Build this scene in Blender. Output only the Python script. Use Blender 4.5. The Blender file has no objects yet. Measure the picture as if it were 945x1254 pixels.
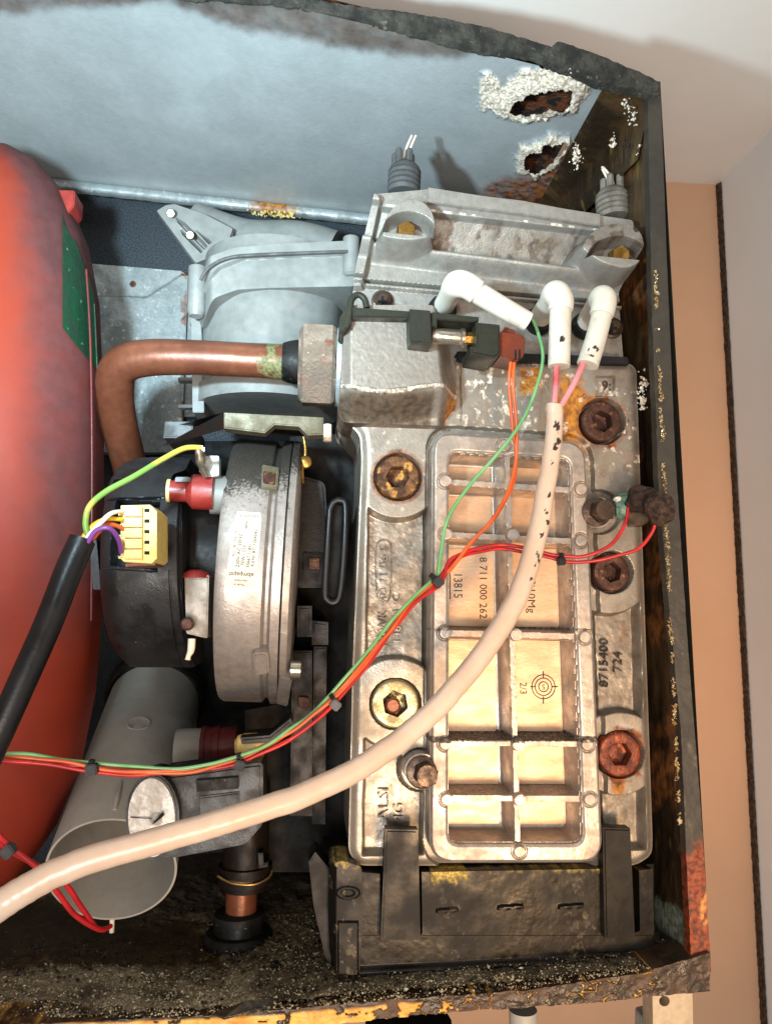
import bpy, bmesh, math, random
import numpy as np
from mathutils import Vector, Matrix
random.seed(7); rng = np.random.default_rng(7)
scene = bpy.context.scene
COL = scene.collection
# ------------------------------------------------------------------ camera
PW, PH, F = 945.0, 1254.0, 942.0
CAM = Vector((0.0, -0.47, 0.0))
YAW, PITCH = math.radians(5.5), math.radians(6.8)
RM = (Matrix.Rotation(-YAW, 3, 'Z') @ Matrix.Rotation(math.pi/2 + PITCH, 3, 'X'))
cd = bpy.data.cameras.new('camera'); cam = bpy.data.objects.new('camera', cd); COL.objects.link(cam)
cam.location = CAM; cam.rotation_euler = RM.to_euler()
cd.sensor_fit = 'VERTICAL'; cd.sensor_height = 36.0; cd.lens = F/PH*36.0
cd.clip_start = 0.01; cd.clip_end = 50
scene.camera = cam
# ------------------------------------------------------------------ world + lamps
world = bpy.data.worlds.new('World'); scene.world = world; world.use_nodes = True
bg = world.node_tree.nodes['Background']; bg.inputs[0].default_value = (0.98, 0.87, 0.76, 1); bg.inputs[1].default_value = 0.30

def lamp(name, kind, loc, target, energy, color, size=0.1, **kw):
    l = bpy.data.lights.new(name, kind); l.energy = energy; l.color = color
    if kind == 'AREA': l.shape = 'DISK'; l.size = size
    else: l.shadow_soft_size = size
    for k, v in kw.items(): setattr(l, k, v)
    o = bpy.data.objects.new(name, l); COL.objects.link(o)
    o.location = loc; o.rotation_euler = (Vector(target)-Vector(loc)).to_track_quat('-Z', 'Y').to_euler()
    return o
lamp('torch', 'SPOT', (-0.125, -0.30, 0.115), (-0.125, 0.06, 0.37), 22.0, (0.64, 0.88, 1.0), 0.012, spot_size=math.radians(128), spot_blend=1.0)
lamp('room_lamp', 'SPOT', (0.24, -0.90, -0.36), (0.165, 0.0, -0.12), 34.0, (1.0, 0.62, 0.32), 0.09, spot_size=math.radians(44), spot_blend=0.9)
lamp('ceiling_fill', 'AREA', (-0.12, -1.0, -0.22), (0.15, 0.0, 0.44), 9.8, (1.0, 0.95, 0.90), 0.5)  # added fill from below, stands in for room bounce onto the ceiling
vs = scene.view_settings; vs.view_transform = 'Standard'; vs.look = 'None'; vs.exposure = 0.0; vs.gamma = 1.0

# ------------------------------------------------------------------ helpers: picture scale
def P(px, py, y):
    d = RM @ Vector(((px-PW/2)/F, (PH/2-py)/F, -1.0)); t = (y-CAM.y)/d.y
    return CAM + d*t
RA = np.array(RM); CA = np.array(CAM)
def PA(X, Y, y):
    X = np.asarray(X, float); Y = np.asarray(Y, float)
    d = np.stack([(X-PW/2)/F, (PH/2-Y)/F, -np.ones_like(X)], -1) @ RA.T
    t = (y-CA[1])/d[..., 1]
    return CA + d*t[..., None]
def QA(p):
    q = (np.asarray(p)-CA) @ RA
    return PW/2 + F*q[..., 0]/-q[..., 2], PH/2 - F*q[..., 1]/-q[..., 2]
def S(y): return (y+0.47)/F
def hsh(ix, iy, s):
    n = (ix*374761393 + iy*668265263 + s*974634777) & 0xffffffff
    n = ((n ^ (n >> 13))*1274126177) & 0xffffffff
    return ((n ^ (n >> 16)) & 0xffff)/65535.0
def vn(x, y, s=0):
    x = np.asarray(x, float); y = np.asarray(y, float)
    ix = np.floor(x).astype(np.int64); iy = np.floor(y).astype(np.int64); fx = x-ix; fy = y-iy
    fx = fx*fx*(3-2*fx); fy = fy*fy*(3-2*fy)
    a = hsh(ix, iy, s); b = hsh(ix+1, iy, s); c = hsh(ix, iy+1, s); d = hsh(ix+1, iy+1, s)
    return (a*(1-fx)+b*fx)*(1-fy)+(c*(1-fx)+d*fx)*fy
def fbm(x, y, s=0, o=4):
    r = 0; a = .5; t = 0
    for k in range(o): r = r + a*vn(x*2**k, y*2**k, s+k*17); t += a; a *= .5
    return r/t
def sst(a, b, x):
    t = np.clip((x-a)/(b-a), 0, 1); return t*t*(3-2*t)
def d_poly(X, Y, pts):
    d = np.full(np.shape(X), 1e9); s = np.ones(np.shape(X)); n = len(pts)
    for i in range(n):
        ax, ay = pts[i]; bx, by = pts[i-1]
        ex, ey = bx-ax, by-ay; wx, wy = X-ax, Y-ay
        t = np.clip((wx*ex+wy*ey)/(ex*ex+ey*ey+1e-12), 0, 1)
        d = np.minimum(d, (wx-ex*t)**2+(wy-ey*t)**2)
        c1 = Y >= ay; c2 = Y < by; c3 = ex*wy > ey*wx
        s = np.where((c1 & c2 & c3) | (~c1 & ~c2 & ~c3), -s, s)
    return s*np.sqrt(d)
def d_circ(X, Y, cx, cy, r): return np.hypot(X-cx, Y-cy)-r
def d_seg(X, Y, x0, y0, x1, y1):
    ex, ey = x1-x0, y1-y0; t = np.clip(((X-x0)*ex+(Y-y0)*ey)/(ex*ex+ey*ey), 0, 1)
    return np.hypot(X-x0-ex*t, Y-y0-ey*t)
def fillet(pts, r, n=5):
    out = []; m = len(pts)
    rr = r if isinstance(r, (list, tuple)) else [r]*m
    for i in range(m):
        p = Vector(pts[i]); a = Vector(pts[i-1])-p; b = Vector(pts[(i+1) % m])-p
        q = min(rr[i], a.length*.45, b.length*.45)
        if q < .01: out.append((p.x, p.y)); continue
        p0 = p+a.normalized()*q; p1 = p+b.normalized()*q
        for k in range(n+1):
            t = k/n; v = p0*(1-t)**2 + p*2*t*(1-t) + p1*t*t; out.append((v.x, v.y))
    return out
# ------------------------------------------------------------------ helpers: objects
def tag(o, label=None, cat=None, group=None, kind=None):
    if label: o['label'] = label
    if cat: o['category'] = cat
    if group: o['group'] = group
    if kind: o['kind'] = kind
    return o
def thing(name, label, cat, loc, group=None):
    o = bpy.data.objects.new(name, None); COL.objects.link(o); o.location = loc; o.empty_display_size = .01
    return tag(o, label, cat, group)
def root_loc(parent):
    v = Vector((0, 0, 0))
    while parent: v += parent.location; parent = parent.parent
    return v
def mk(name, V, Fc, m, parent=None, sharp=35, attrs=None, smooth=True):
    me = bpy.data.meshes.new(name)
    V = np.asarray(V, float)
    if parent is not None: V = V - np.array(root_loc(parent))
    me.from_pydata(V.tolist(), [], [tuple(int(i) for i in f) for f in Fc]); me.update()
    if smooth:
        me.polygons.foreach_set('use_smooth', [True]*len(me.polygons))
        me.set_sharp_from_angle(angle=math.radians(sharp))
    if attrs:
        for k, a in attrs.items():
            at = me.attributes.new(k, 'FLOAT', 'POINT'); at.data.foreach_set('value', np.asarray(a, np.float32).ravel())
    me.materials.append(m)
    o = bpy.data.objects.new(name, me); COL.objects.link(o)
    if parent is not None: o.parent = parent
    return o
def mkbm(name, bm, m, parent=None, sharp=35, smooth=True):
    bm.normal_update()
    V = [v.co[:] for v in bm.verts]; bm.verts.index_update()
    Fc = [[v.index for v in f.verts] for f in bm.faces]; bm.free()
    return mk(name, V, Fc, m, parent, sharp, smooth=smooth)
def relief(name, m, parent, bbox, step, yp, sdf, hfun, yback, attrs=None, sharp=50):
    x0, y0, x1, y1 = bbox
    xs = np.arange(x0, x1+step, step, dtype=float); ys = np.arange(y0, y1+step, step, dtype=float)
    X, Y = np.meshgrid(xs, ys)
    d = sdf(X, Y); gy, gx = np.gradient(d, step)
    g = np.maximum(np.hypot(gx, gy), .3)
    snap = (d > 0) & (d < 1.6*step)
    Xs = np.where(snap, X-gx/g**2*d, X); Ys = np.where(snap, Y-gy/g**2*d, Y)
    base = PA(Xs, Ys, yp)
    base[..., 1] = hfun(Xs, Ys)
    nr, nc = X.shape; idx = np.arange(nr*nc).reshape(nr, nc)
    q = np.stack([idx[:-1, :-1], idx[1:, :-1], idx[1:, 1:], idx[:-1, 1:]], -1).reshape(-1, 4)
    dd = d.ravel()[q]; keep = (dd.min(1) < 0) & (dd.max(1) < 1.55*step)
    q = q[keep]
    used = np.unique(q); remap = -np.ones(nr*nc, int); remap[used] = np.arange(len(used)); q = remap[q]
    V = base.reshape(-1, 3)[used]
    e = np.concatenate([q[:, [0, 1]], q[:, [1, 2]], q[:, [2, 3]], q[:, [3, 0]]])
    es = np.sort(e, 1); key = es[:, 0]*len(V)+es[:, 1]
    u, inv, cnt = np.unique(key, return_inverse=True, return_counts=True)
    be = e[cnt[inv] == 1]
    bv = np.unique(be); bm_ = -np.ones(len(V), int); bm_[bv] = np.arange(len(bv))+len(V)
    Vb = V[bv].copy(); Vb[:, 1] = yback
    sk = np.stack([be[:, 1], be[:, 0], bm_[be[:, 0]], bm_[be[:, 1]]], -1)
    V2 = np.concatenate([V, Vb]); F2 = np.concatenate([q, sk])
    at = None
    if attrs:
        at = {}
        for k, fn in attrs.items():
            a = fn(Xs, Ys).ravel()[used]; at[k] = np.concatenate([a, a[bv]])
    return mk(name, V2, F2, m, parent, sharp, at)
def prism(name, m, parent, pts, y0, y1, bev=0.0006, r=0, seg=2, draft=0, yp=None):
    if r: pts = fillet(pts, r)
    yp = y0 if yp is None else yp
    bm = bmesh.new()
    W = [P(a, b, yp) for a, b in pts]
    fr = [bm.verts.new((w.x, y0, w.z)) for w in W]; bk = [bm.verts.new((w.x, y1, w.z)) for w in W]
    f = bm.faces.new(fr); bm.faces.new(bk[::-1])
    n = len(fr)
    for i in range(n): bm.faces.new((fr[(i+1) % n], fr[i], bk[i], bk[(i+1) % n]))
    bmesh.ops.recalc_face_normals(bm, faces=bm.faces)
    if bev > 0:
        ed = [e for e in bm.edges if abs(e.verts[0].co.y-y0) < 1e-7 and abs(e.verts[1].co.y-y0) < 1e-7]
        bmesh.ops.bevel(bm, geom=ed, offset=bev, segments=seg, affect='EDGES', clamp_overlap=True)
    return mkbm(name, bm, m, parent)
def frame(axis):
    a = Vector(axis).normalized(); h = Vector((0, 0, 1)) if abs(a.z) < .9 else Vector((0, 1, 0))
    u = a.cross(h).normalized(); v = a.cross(u).normalized(); return a, u, v
def stack(name, m, parent, origin, axis, rings, n=40, cap0=True, cap1=True, rot=0.0, sharp=35, n6=6):
    """rings: (t along axis, radius[, hex 0/1])"""
    a, u, v = frame(axis); V = []; Fc = []
    o = Vector(origin)
    for R in rings:
        t, r = R[0], R[1]; hx = R[2] if len(R) > 2 else 0
        for k in range(n):
            th = 2*math.pi*k/n
            q = (th % (2*math.pi/n6)) - math.pi/n6
            rr = r*((1-hx) + hx*math.cos(math.pi/n6)/math.cos(q))
            V.append(o + a*t + (u*math.cos(th+rot)+v*math.sin(th+rot))*rr)
    for i in range(len(rings)-1):
        for k in range(n):
            k2 = (k+1) % n; Fc.append((i*n+k, i*n+k2, (i+1)*n+k2, (i+1)*n+k))
    if cap0: Fc.append(tuple(range(n))[::-1])
    if cap1: Fc.append(tuple(range((len(rings)-1)*n, len(rings)*n)))
    bm = bmesh.new(); vs_ = [bm.verts.new(x) for x in V]
    for f in Fc: bm.faces.new([vs_[i] for i in f])
    bmesh.ops.recalc_face_normals(bm, faces=bm.faces)
    return mkbm(name, bm, m, parent, sharp)
def catmull(pts, sub=8):
    out = []; n = len(pts)
    A = [np.array(p, float) for p in pts]
    for i in range(n-1):
        p0 = A[max(i-1, 0)]; p1 = A[i]; p2 = A[i+1]; p3 = A[min(i+2, n-1)]
        for k in range(sub):
            t = k/sub
            out.append(.5*((2*p1)+(-p0+p2)*t+(2*p0-5*p1+4*p2-p3)*t*t+(-p0+3*p1-3*p2+p3)*t**3))
    out.append(A[-1]); return out
def tube_w(name, m, parent, pts, n=12, sub=8, flat=1.0, wob=0.0, jit=0.0):
    """pts: world (x,y,z,r)"""
    C = catmull(pts, sub) if sub > 1 else [np.array(p, float) for p in pts]
    if jit:
        sd = int(abs(pts[0][0]*1e4+pts[0][3]*1e6)) % 997
        for i, c in enumerate(C):
            k = min(1, i/4, (len(C)-1-i)/4)
            c[0] += k*jit*(float(vn(i*.13, .5, sd))-.5)*2; c[2] += k*jit*(float(vn(i*.17, 7.5, sd))-.5)*2; c[3] *= 1+.05*(float(vn(i*.5, 3.5, sd))-.5)
    V = []; Fc = []; prev = None
    for i, c in enumerate(C):
        p = Vector(c[:3]); q = Vector(C[min(i+1, len(C)-1)][:3])-Vector(C[max(i-1, 0)][:3])
        t = q.normalized()
        if prev is None:
            u = t.cross(Vector((0, 1, 0))); u = u.normalized() if u.length > .05 else Vector((1, 0, 0))
        else:
            u = (prev - t*prev.dot(t)).normalized()
        prev = u; v = t.cross(u)
        r = c[3]*(1+(wob*(vn(i*.3, 3.1, 5)-.5) if wob else 0))
        for k in range(n):
            th = 2*math.pi*k/n; V.append(p+u*(r*math.cos(th))+v*(r*flat*math.sin(th)))
    L = len(C)
    for i in range(L-1):
        for k in range(n):
            k2 = (k+1) % n; Fc.append((i*n+k, i*n+k2, (i+1)*n+k2, (i+1)*n+k))
    Fc.append(tuple(range(n))[::-1]); Fc.append(tuple(range((L-1)*n, L*n)))
    bm = bmesh.new(); vv = [bm.verts.new(x) for x in V]
    for f in Fc: bm.faces.new([vv[i] for i in f])
    bmesh.ops.recalc_face_normals(bm, faces=bm.faces)
    return mkbm(name, bm, m, parent, 50)
def tube(name, m, parent, pts, n=12, sub=8, flat=1.0, wob=0.0, jit=0.0):
    """pts: (px,py,y,r_px)"""
    W = []
    for a, b, y, r in pts:
        w = P(a, b, y); W.append((w.x, w.y, w.z, r*S(y)))
    return tube_w(name, m, parent, W, n, sub, flat, wob, jit)
def strip3(name, m, parent, quads):
    """loose quads given as lists of world points"""
    V = []; Fc = []
    for q in quads:
        b = len(V); V += [tuple(p) for p in q]; Fc.append(tuple(range(b, b+len(q))))
    return mk(name, V, Fc, m, parent, smooth=False)
def box(name, m, parent, lo, hi, bev=.001, rotm=None, origin=None):
    bm = bmesh.new(); bmesh.ops.create_cube(bm, size=1)
    lo = Vector(lo); hi = Vector(hi); c = (lo+hi)/2; s = hi-lo
    for v in bm.verts: v.co = Vector((v.co.x*s.x, v.co.y*s.y, v.co.z*s.z))
    if bev: bmesh.ops.bevel(bm, geom=bm.edges[:], offset=bev, segments=2, affect='EDGES')
    for v in bm.verts: v.co = ((rotm @ v.co) if rotm else v.co)+c
    return mkbm(name, bm, m, parent)
def text(name, s, m, parent, mapper, px, py, hpx, rot, thick=0.0006, wide=1.0, off=0.0):
    cu = bpy.data.curves.new('t', 'FONT'); cu.body = s; cu.size = 1; cu.resolution_u = 2; cu.extrude = .02; cu.align_x = 'CENTER'; cu.align_y = 'CENTER'
    to = bpy.data.objects.new('t', cu); COL.objects.link(to)
    dg = bpy.context.evaluated_depsgraph_get(); me = bpy.data.meshes.new_from_object(to.evaluated_get(dg))
    bpy.data.objects.remove(to)
    c, sn = math.cos(rot), math.sin(rot); V = []
    for v in me.vertices:
        x, y = v.co.x*hpx*wide, v.co.y*hpx
        X = px + x*c + y*sn; Y = py + x*sn - y*c
        w = Vector(mapper(X, Y)); w.y -= (off + (thick if v.co.z > 0 else -0.0002)); V.append(w)
    Fc = [tuple(p.vertices) for p in me.polygons]
    return mk(name, V, Fc, m, parent, smooth=False)
# ------------------------------------------------------------------ materials
def rgb(h):
    c = [int(h[i:i+2], 16)/255 for i in (0, 2, 4)]
    return tuple((x/12.92 if x < .04045 else ((x+.055)/1.055)**2.4) for x in c)
SOFT = ('grime_shade', 'dull_tone', 'browned', 'sulph')
def mat(name, col, rough=.5, metal=0.0, col2=None, nscale=60, mixlo=.35, mixhi=.65, bump=.15, bscale=500, spots=(), layers=(), coat=0, spec=.5, rvar=.15, stretch=None, trans=0, sss=0, grain=.55, bdist=.001):
    m = bpy.data.materials.new(name); m.use_nodes = True; nt = m.node_tree; N = nt.nodes; L = nt.links
    b = N['Principled BSDF']
    geo = N.new('ShaderNodeNewGeometry'); pos = geo.outputs['Position']
    if stretch:
        mp = N.new('ShaderNodeMapping'); mp.inputs['Scale'].default_value = stretch[:3]
        if len(stretch) > 3: mp.inputs['Rotation'].default_value = (0, stretch[3], 0)
        L.new(pos, mp.inputs[0]); spos = mp.outputs[0]
    else: spos = pos
    def noise(sc, det=5, p=None, rg=.55, lac=2.0, w=0):
        n = N.new('ShaderNodeTexNoise'); n.inputs['Scale'].default_value = sc; n.inputs['Detail'].default_value = det; n.inputs['Roughness'].default_value = rg
        if w: n.inputs['Distortion'].default_value = w
        L.new(p or pos, n.inputs['Vector']); return n.outputs[0]
    def ramp(x, lo, hi):
        r = N.new('ShaderNodeMapRange'); r.interpolation_type = 'SMOOTHSTEP'; r.inputs['From Min'].default_value = lo; r.inputs['From Max'].default_value = hi; L.new(x, r.inputs[0]); return r.outputs[0]
    def mixc(f, a, c):
        x = N.new('ShaderNodeMix'); x.data_type = 'RGBA'; L.new(f, x.inputs[0])
        if isinstance(a, tuple): x.inputs[6].default_value = (*a[:3], 1)
        else: L.new(a, x.inputs[6])
        if isinstance(c, tuple): x.inputs[7].default_value = (*c[:3], 1)
        else: L.new(c, x.inputs[7])
        return x.outputs[2]
    def mixf(f, a, c):
        x = N.new('ShaderNodeMix'); x.data_type = 'FLOAT'; L.new(f, x.inputs[0])
        for v, i in ((a, 2), (c, 3)):
            if isinstance(v, (int, float)): x.inputs[i].default_value = v
            else: L.new(v, x.inputs[i])
        return x.outputs[0]
    def math_(op, a, c):
        x = N.new('ShaderNodeMath'); x.operation = op
        for v, i in ((a, 0), (c, 1)):
            if isinstance(v, (int, float)): x.inputs[i].default_value = v
            else: L.new(v, x.inputs[i])
        return x.outputs[0]
    col2 = col2 or tuple(c*.72 for c in col)
    f = ramp(noise(nscale, 6, spos), mixlo, mixhi)
    c = mixc(f, col, col2)
    g = noise(nscale*7, 3, spos); mm = N.new('ShaderNodeMix'); mm.data_type = 'RGBA'; mm.blend_type = 'MULTIPLY'; mm.inputs[0].default_value = grain
    L.new(c, mm.inputs[6]); gr = N.new('ShaderNodeMapRange'); gr.inputs['From Min'].default_value = .25; gr.inputs['From Max'].default_value = .75; gr.inputs['To Min'].default_value = .65; gr.inputs['To Max'].default_value = 1.25; L.new(g, gr.inputs[0]); L.new(gr.outputs[0], mm.inputs[7]); c = mm.outputs[2]
    ro = mixf(f, max(rough-rvar, .03), min(rough+rvar, 1)); me_ = metal
    for sp in spots:      # (colour, scale, lo, hi, rough, metal)
        sf = ramp(noise(sp[1], 4, spos), sp[2], sp[3]); c = mixc(sf, c, sp[0]); ro = mixf(sf, ro, sp[4]); me_ = mixf(sf, me_, sp[5])
    for ly in layers:     # (attribute, colour, colour2, noise scale, rough, metal)
        at = N.new('ShaderNodeAttribute'); at.attribute_name = ly[0]
        nn = noise(ly[3], 6, None, .65)
        k = math_('ADD', at.outputs['Fac'], math_('MULTIPLY', math_('SUBTRACT', nn, .5), .7 if ly[0] in SOFT else (1.0 if ly[0] in ('ochre', 'rust') else 1.3)))
        k = math_('MULTIPLY', ramp(k, *((.05, .95) if ly[0] in SOFT else ((.2, .85) if ly[0] in ('ochre', 'rust') else (.28, .72)))), ramp(at.outputs['Fac'], 0.0, .12))
        lc = mixc(ramp(noise(ly[3]*2.3, 4), .35, .65), ly[1], ly[2])
        c = mixc(k, c, lc); ro = mixf(k, ro, ly[4]); me_ = mixf(k, me_, ly[5])
    L.new(c, b.inputs['Base Color']); L.new(ro, b.inputs['Roughness'])
    if isinstance(me_, (int, float)): b.inputs['Metallic'].default_value = me_
    else: L.new(me_, b.inputs['Metallic'])
    b.inputs['Specular IOR Level'].default_value = spec
    if coat: b.inputs['Coat Weight'].default_value = coat; b.inputs['Coat Roughness'].default_value = .12
    if trans: b.inputs['Transmission Weight'].default_value = trans
    if sss: b.inputs['Subsurface Weight'].default_value = sss; b.inputs['Subsurface Radius'].default_value = (.004, .003, .002); b.inputs['Subsurface Scale'].default_value = 1.0
    if bump:
        bn = N.new('ShaderNodeBump'); bn.inputs['Strength'].default_value = bump; bn.inputs['Distance'].default_value = bdist
        hgt = math_('ADD', noise(bscale, 5, spos, .6), math_('MULTIPLY', noise(bscale*.2, 3, spos), .25)); L.new(hgt, bn.inputs['Height']); L.new(bn.outputs[0], b.inputs['Normal'])
    return m
RUST = ('rust', rgb('8a4a14'), rgb('3a1a0a'), 90, .75, .0)
OCHRE = ('ochre', rgb('b0741c'), rgb('7a4410'), 120, .6, .0)
SOOT = ('soot', rgb('1c1915'), rgb('38322b'), 600, .7, .0)
CRUST = ('crust', rgb('ddd3c4'), rgb('a08e78'), 260, .95, .0)
GRIME_SHADE = ('grime_shade', rgb('5f4d3b'), rgb('3e3226'), 110, .55, .35)  # brown grime; in the hood recess and low on the fan, painted shade
LY = (GRIME_SHADE, OCHRE, RUST, SOOT, CRUST)
SPK = ((.10, .09, .08), 420, .66, .74, .8, 0)
M = {}
M['cast'] = mat('cast_aluminium', rgb('a0988d'), .42, .55, rgb('8f877c'), 35, grain=.3, bump=.18, bscale=700, layers=LY, spots=((rgb('918778'), 130, .52, .85, .55, .5), (rgb('c9c0b2'), 200, .60, .80, .45, .6)))
M['castdark'] = mat('cast_aluminium_pocket', rgb('8f8a82'), .45, .75, rgb('6a645c'), 60, bump=.6, bscale=900, layers=LY)
M['cover'] = mat('cover_aluminium', rgb('b8ada3'), .42, .6, rgb('aa9e93'), 45, bump=.10, bscale=650, layers=LY, spots=((rgb('ab9583'), 200, .55, .8, .5, .5),))
M['floorcell'] = mat('machined_cell_floor', rgb('d2b395'), .42, .6, rgb('c6a283'), 50, bump=.10, bscale=300, stretch=(1, 1, 3, .9), layers=LY, rvar=.05, grain=.3)
M['hood'] = mat('burner_hood_aluminium', rgb('949089'), .5, .45, rgb('857f77'), 30, bump=.35, bscale=800, layers=LY, spots=((rgb('6a6056'), 420, .66, .80, .7, .3),))
M['hump'] = mat('outlet_casting', rgb('8f877e'), .5, .45, rgb('7d756b'), 50, bump=.15, bscale=1100, layers=LY)
M['fan'] = mat('fan_housing_metal', rgb('a59d97'), .50, .6, rgb('968e88'), 30, bump=.2, bscale=600, layers=LY, spots=((rgb('cfc8c2'), 200, .6, .8, .33, .8),))
M['toppanel'] = mat('grey_enamel_panel', rgb('a9aeae'), .36, .25, rgb('9fa4a4'), 25, bump=.22, bscale=420, layers=(('browned', rgb('44352c'), rgb('58463b'), 40, .5, .1), RUST, CRUST), rvar=.06, grain=.18, spots=((rgb('3a3a38'), 330, .76, .79, .7, 0),))
M['galv'] = mat('galvanised_steel', rgb('a4abab'), .5, .35, rgb('8b9292'), 60, bump=.25, bscale=300, layers=LY, spots=((rgb('c4c8c4'), 200, .58, .72, .5, .3), (rgb('6c6a60'), 330, .66, .76, .7, 0)))
M['insul'] = mat('speckled_back_panel', rgb('40484f'), .8, 0, rgb('262a2f'), 700, .35, .68, bump=.6, bscale=500)
M['greyp'] = mat('grey_plastic', rgb('80827f'), .42, .05, rgb('747673'), 18, bump=.08, bscale=500, rvar=.05)
M['greyt'] = mat('dusty_grey_tube', rgb('aaa79f'), .5, .05, rgb('9c9890'), 30, grain=.2, bump=.08, bscale=400, layers=LY, spots=((rgb('9c9488'), 40, .4, .9, .6, 0),))
M['black'] = mat('black_plastic', rgb('0e0e10'), .42, 0, rgb('141416'), 50, bump=.12, bscale=600, rvar=.1, spec=.38)
M['blackd'] = mat('dusty_black_plastic', rgb('161618'), .45, 0, rgb('1e1e20'), 70, bump=.2, bscale=600, spots=((rgb('6a6862'), 700, .69, .74, .9, 0),), spec=.38)
M['tray'] = mat('stained_black_sump', rgb('14100c'), .42, 0, rgb('0f0c09'), 40, bump=.07, bscale=350, layers=(('crust', rgb('6e634e'), rgb('453d30'), 300, .6, 0), ('sulph', rgb('c8b060'), rgb('7d6a34'), 300, .7, 0)), spec=.25)
M['rubber'] = mat('grey_rubber', rgb('4a4b4b'), .6, 0, rgb('3b3c3c'), 80, bump=.15, bscale=500)
M['rubberw'] = mat('dusty_tan_rubber', rgb('7b7468'), .7, 0, rgb('5b554b'), 90, bump=.2, bscale=500)
M['rubberb'] = mat('black_rubber', rgb('111110'), .5, 0, rgb('191817'), 80, bump=.2, bscale=400, spots=((rgb('7b7462'), 500, .68, .74, .7, 0),), spec=.22)
M['seal'] = mat('perished_foam_seal', rgb('35322a'), .9, 0, rgb('1c1a15'), 90, bump=1.0, bscale=350, bdist=.002, spots=((rgb('5a5646'), 220, .6, .75, .9, 0),))
M['edge'] = mat('casing_edge_paint', rgb('3a352d'), .5, 0, rgb('2d2923'), 30, bump=.25, bscale=250, layers=(('rust', rgb('8a3e1c'), rgb('4a1e10'), 130, .55, .1), ('ochre', rgb('c88a48'), rgb('8a5020'), 120, .5, 0)), spots=((rgb('6a5a44'), 240, .7, .76, .7, 0),))
M['lip'] = mat('peeling_lip_paint', rgb('2b2118'), .45, 0, rgb('4a3320'), 60, bump=.5, bscale=200, layers=(('ochre', rgb('e0ae52'), rgb('cc8f34'), 60, .45, 0),), bdist=.002)
M['side'] = mat('rusted_side_panel', rgb('2b2118'), .30, .0, rgb('4d3821'), 30, .42, .66, bump=.7, bscale=150, stretch=(1, 1, .35), layers=(('rust', rgb('8a5428'), rgb('4a2a14'), 60, .55, .1), ('crust', rgb('7d8070'), rgb('505446'), 120, .6, .1)), spots=((rgb('6a5526'), 70, .60, .74, .4, 0), (rgb('b09a70'), 420, .735, .77, .5, 0)), bdist=.002)
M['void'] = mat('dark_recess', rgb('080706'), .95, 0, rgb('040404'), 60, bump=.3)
M['rustplate'] = mat('rusted_outer_skin', rgb('6b3a1c'), .7, .2, rgb('120b07'), 130, .40, .58, bump=1.0, bscale=300, bdist=.003)
M['floor'] = mat('dirty_tray_floor', rgb('776a52'), .45, 0, rgb('4a3f2e'), 45, bump=.9, bscale=420, bdist=.002, layers=(('wet', rgb('483824'), rgb('5a4a30'), 40, .12, 0), ('crust', rgb('a89c80'), rgb('6e6450'), 300, .5, .1)), spots=((rgb('9c9480'), 620, .60, .68, .4, .2), (rgb('14110d'), 330, .62, .72, .4, 0)))
M['crumb'] = mat('mineral_crumbs', rgb('cfc4a8'), .25, .2, rgb('77694c'), 300, bump=.2)
M['crumbd'] = mat('dark_debris', rgb('3a3022'), .35, .1, rgb('16120d'), 300, bump=.4)
M['flake'] = mat('glossy_flakes', rgb('d8c49a'), .12, .3, rgb('9a7a40'), 300, bump=.1)
M['crustm'] = mat('white_corrosion_crust', rgb('e8dfd2'), .95, 0, rgb('c2b29e'), 140, bump=.8, bscale=400, bdist=.002)
M['red'] = mat('red_vessel_paint', rgb('82301f'), .5, .0, rgb('7c2c1e'), 12, bump=.06, bscale=300, rvar=.05, layers=(('dull_tone', rgb('4e2f2e'), rgb('563434'), 40, .7, 0),), spots=((rgb('e0a090'), 500, .745, .77, .6, 0),), grain=.08, spec=.14)
M['green'] = mat('green_sticker', rgb('0b3820'), .5, 0, rgb('08291a'), 150, bump=.5, bscale=250, spots=((rgb('4f8a6c'), 300, .66, .74, .5, 0),), stretch=(1, 1, .5))
M['copper'] = mat('copper_pipe', rgb('774732'), .36, .35, rgb('613524'), 30, bump=.12, bscale=300, rvar=.08, layers=(('verd', rgb('6e6c40'), rgb('46482c'), 240, .7, 0), SOOT))
M['brass'] = mat('dull_brass_nut', rgb('a39689'), .42, .7, rgb('8a7a6c'), 70, bump=.35, bscale=500, spots=((rgb('c8bdb0'), 260, .64, .72, .4, .7), (rgb('7a4a30'), 90, .58, .72, .5, .4)))
M['steel'] = mat('zinc_steel', rgb('b0a898'), .3, .85, rgb('8e8474'), 80, bump=.15)
M['boltbrass'] = mat('yellow_zinc_bolt', rgb('a58040'), .35, .8, rgb('6d4c1e'), 160, bump=.2)
M['boltrust'] = mat('rusty_bolt', rgb('6b4526'), .6, .35, rgb('3c2414'), 150, bump=.6, bscale=500, spots=((rgb('b98a3e'), 160, .52, .68, .5, .4),))
M['boltrust2'] = mat('dark_rusty_bolt', rgb('4f3022'), .6, .3, rgb('351d14'), 150, bump=.6, bscale=500, spots=((rgb('7d5238'), 200, .58, .7, .5, .3),))
M['boltrust3'] = mat('orange_rusty_bolt', rgb('7a3412'), .5, .2, rgb('4a1c0a'), 120, bump=.7, bscale=400, spots=((rgb('b85a1c'), 160, .58, .72, .4, .1),))
M['boltclean'] = mat('clean_zinc_bolt', rgb('a89f80'), .35, .75, rgb('857b5e'), 120, bump=.2)
M['boltdark'] = mat('dark_hex_bolt', rgb('5d4c40'), .4, .6, rgb('3f322a'), 150, bump=.35)
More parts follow.
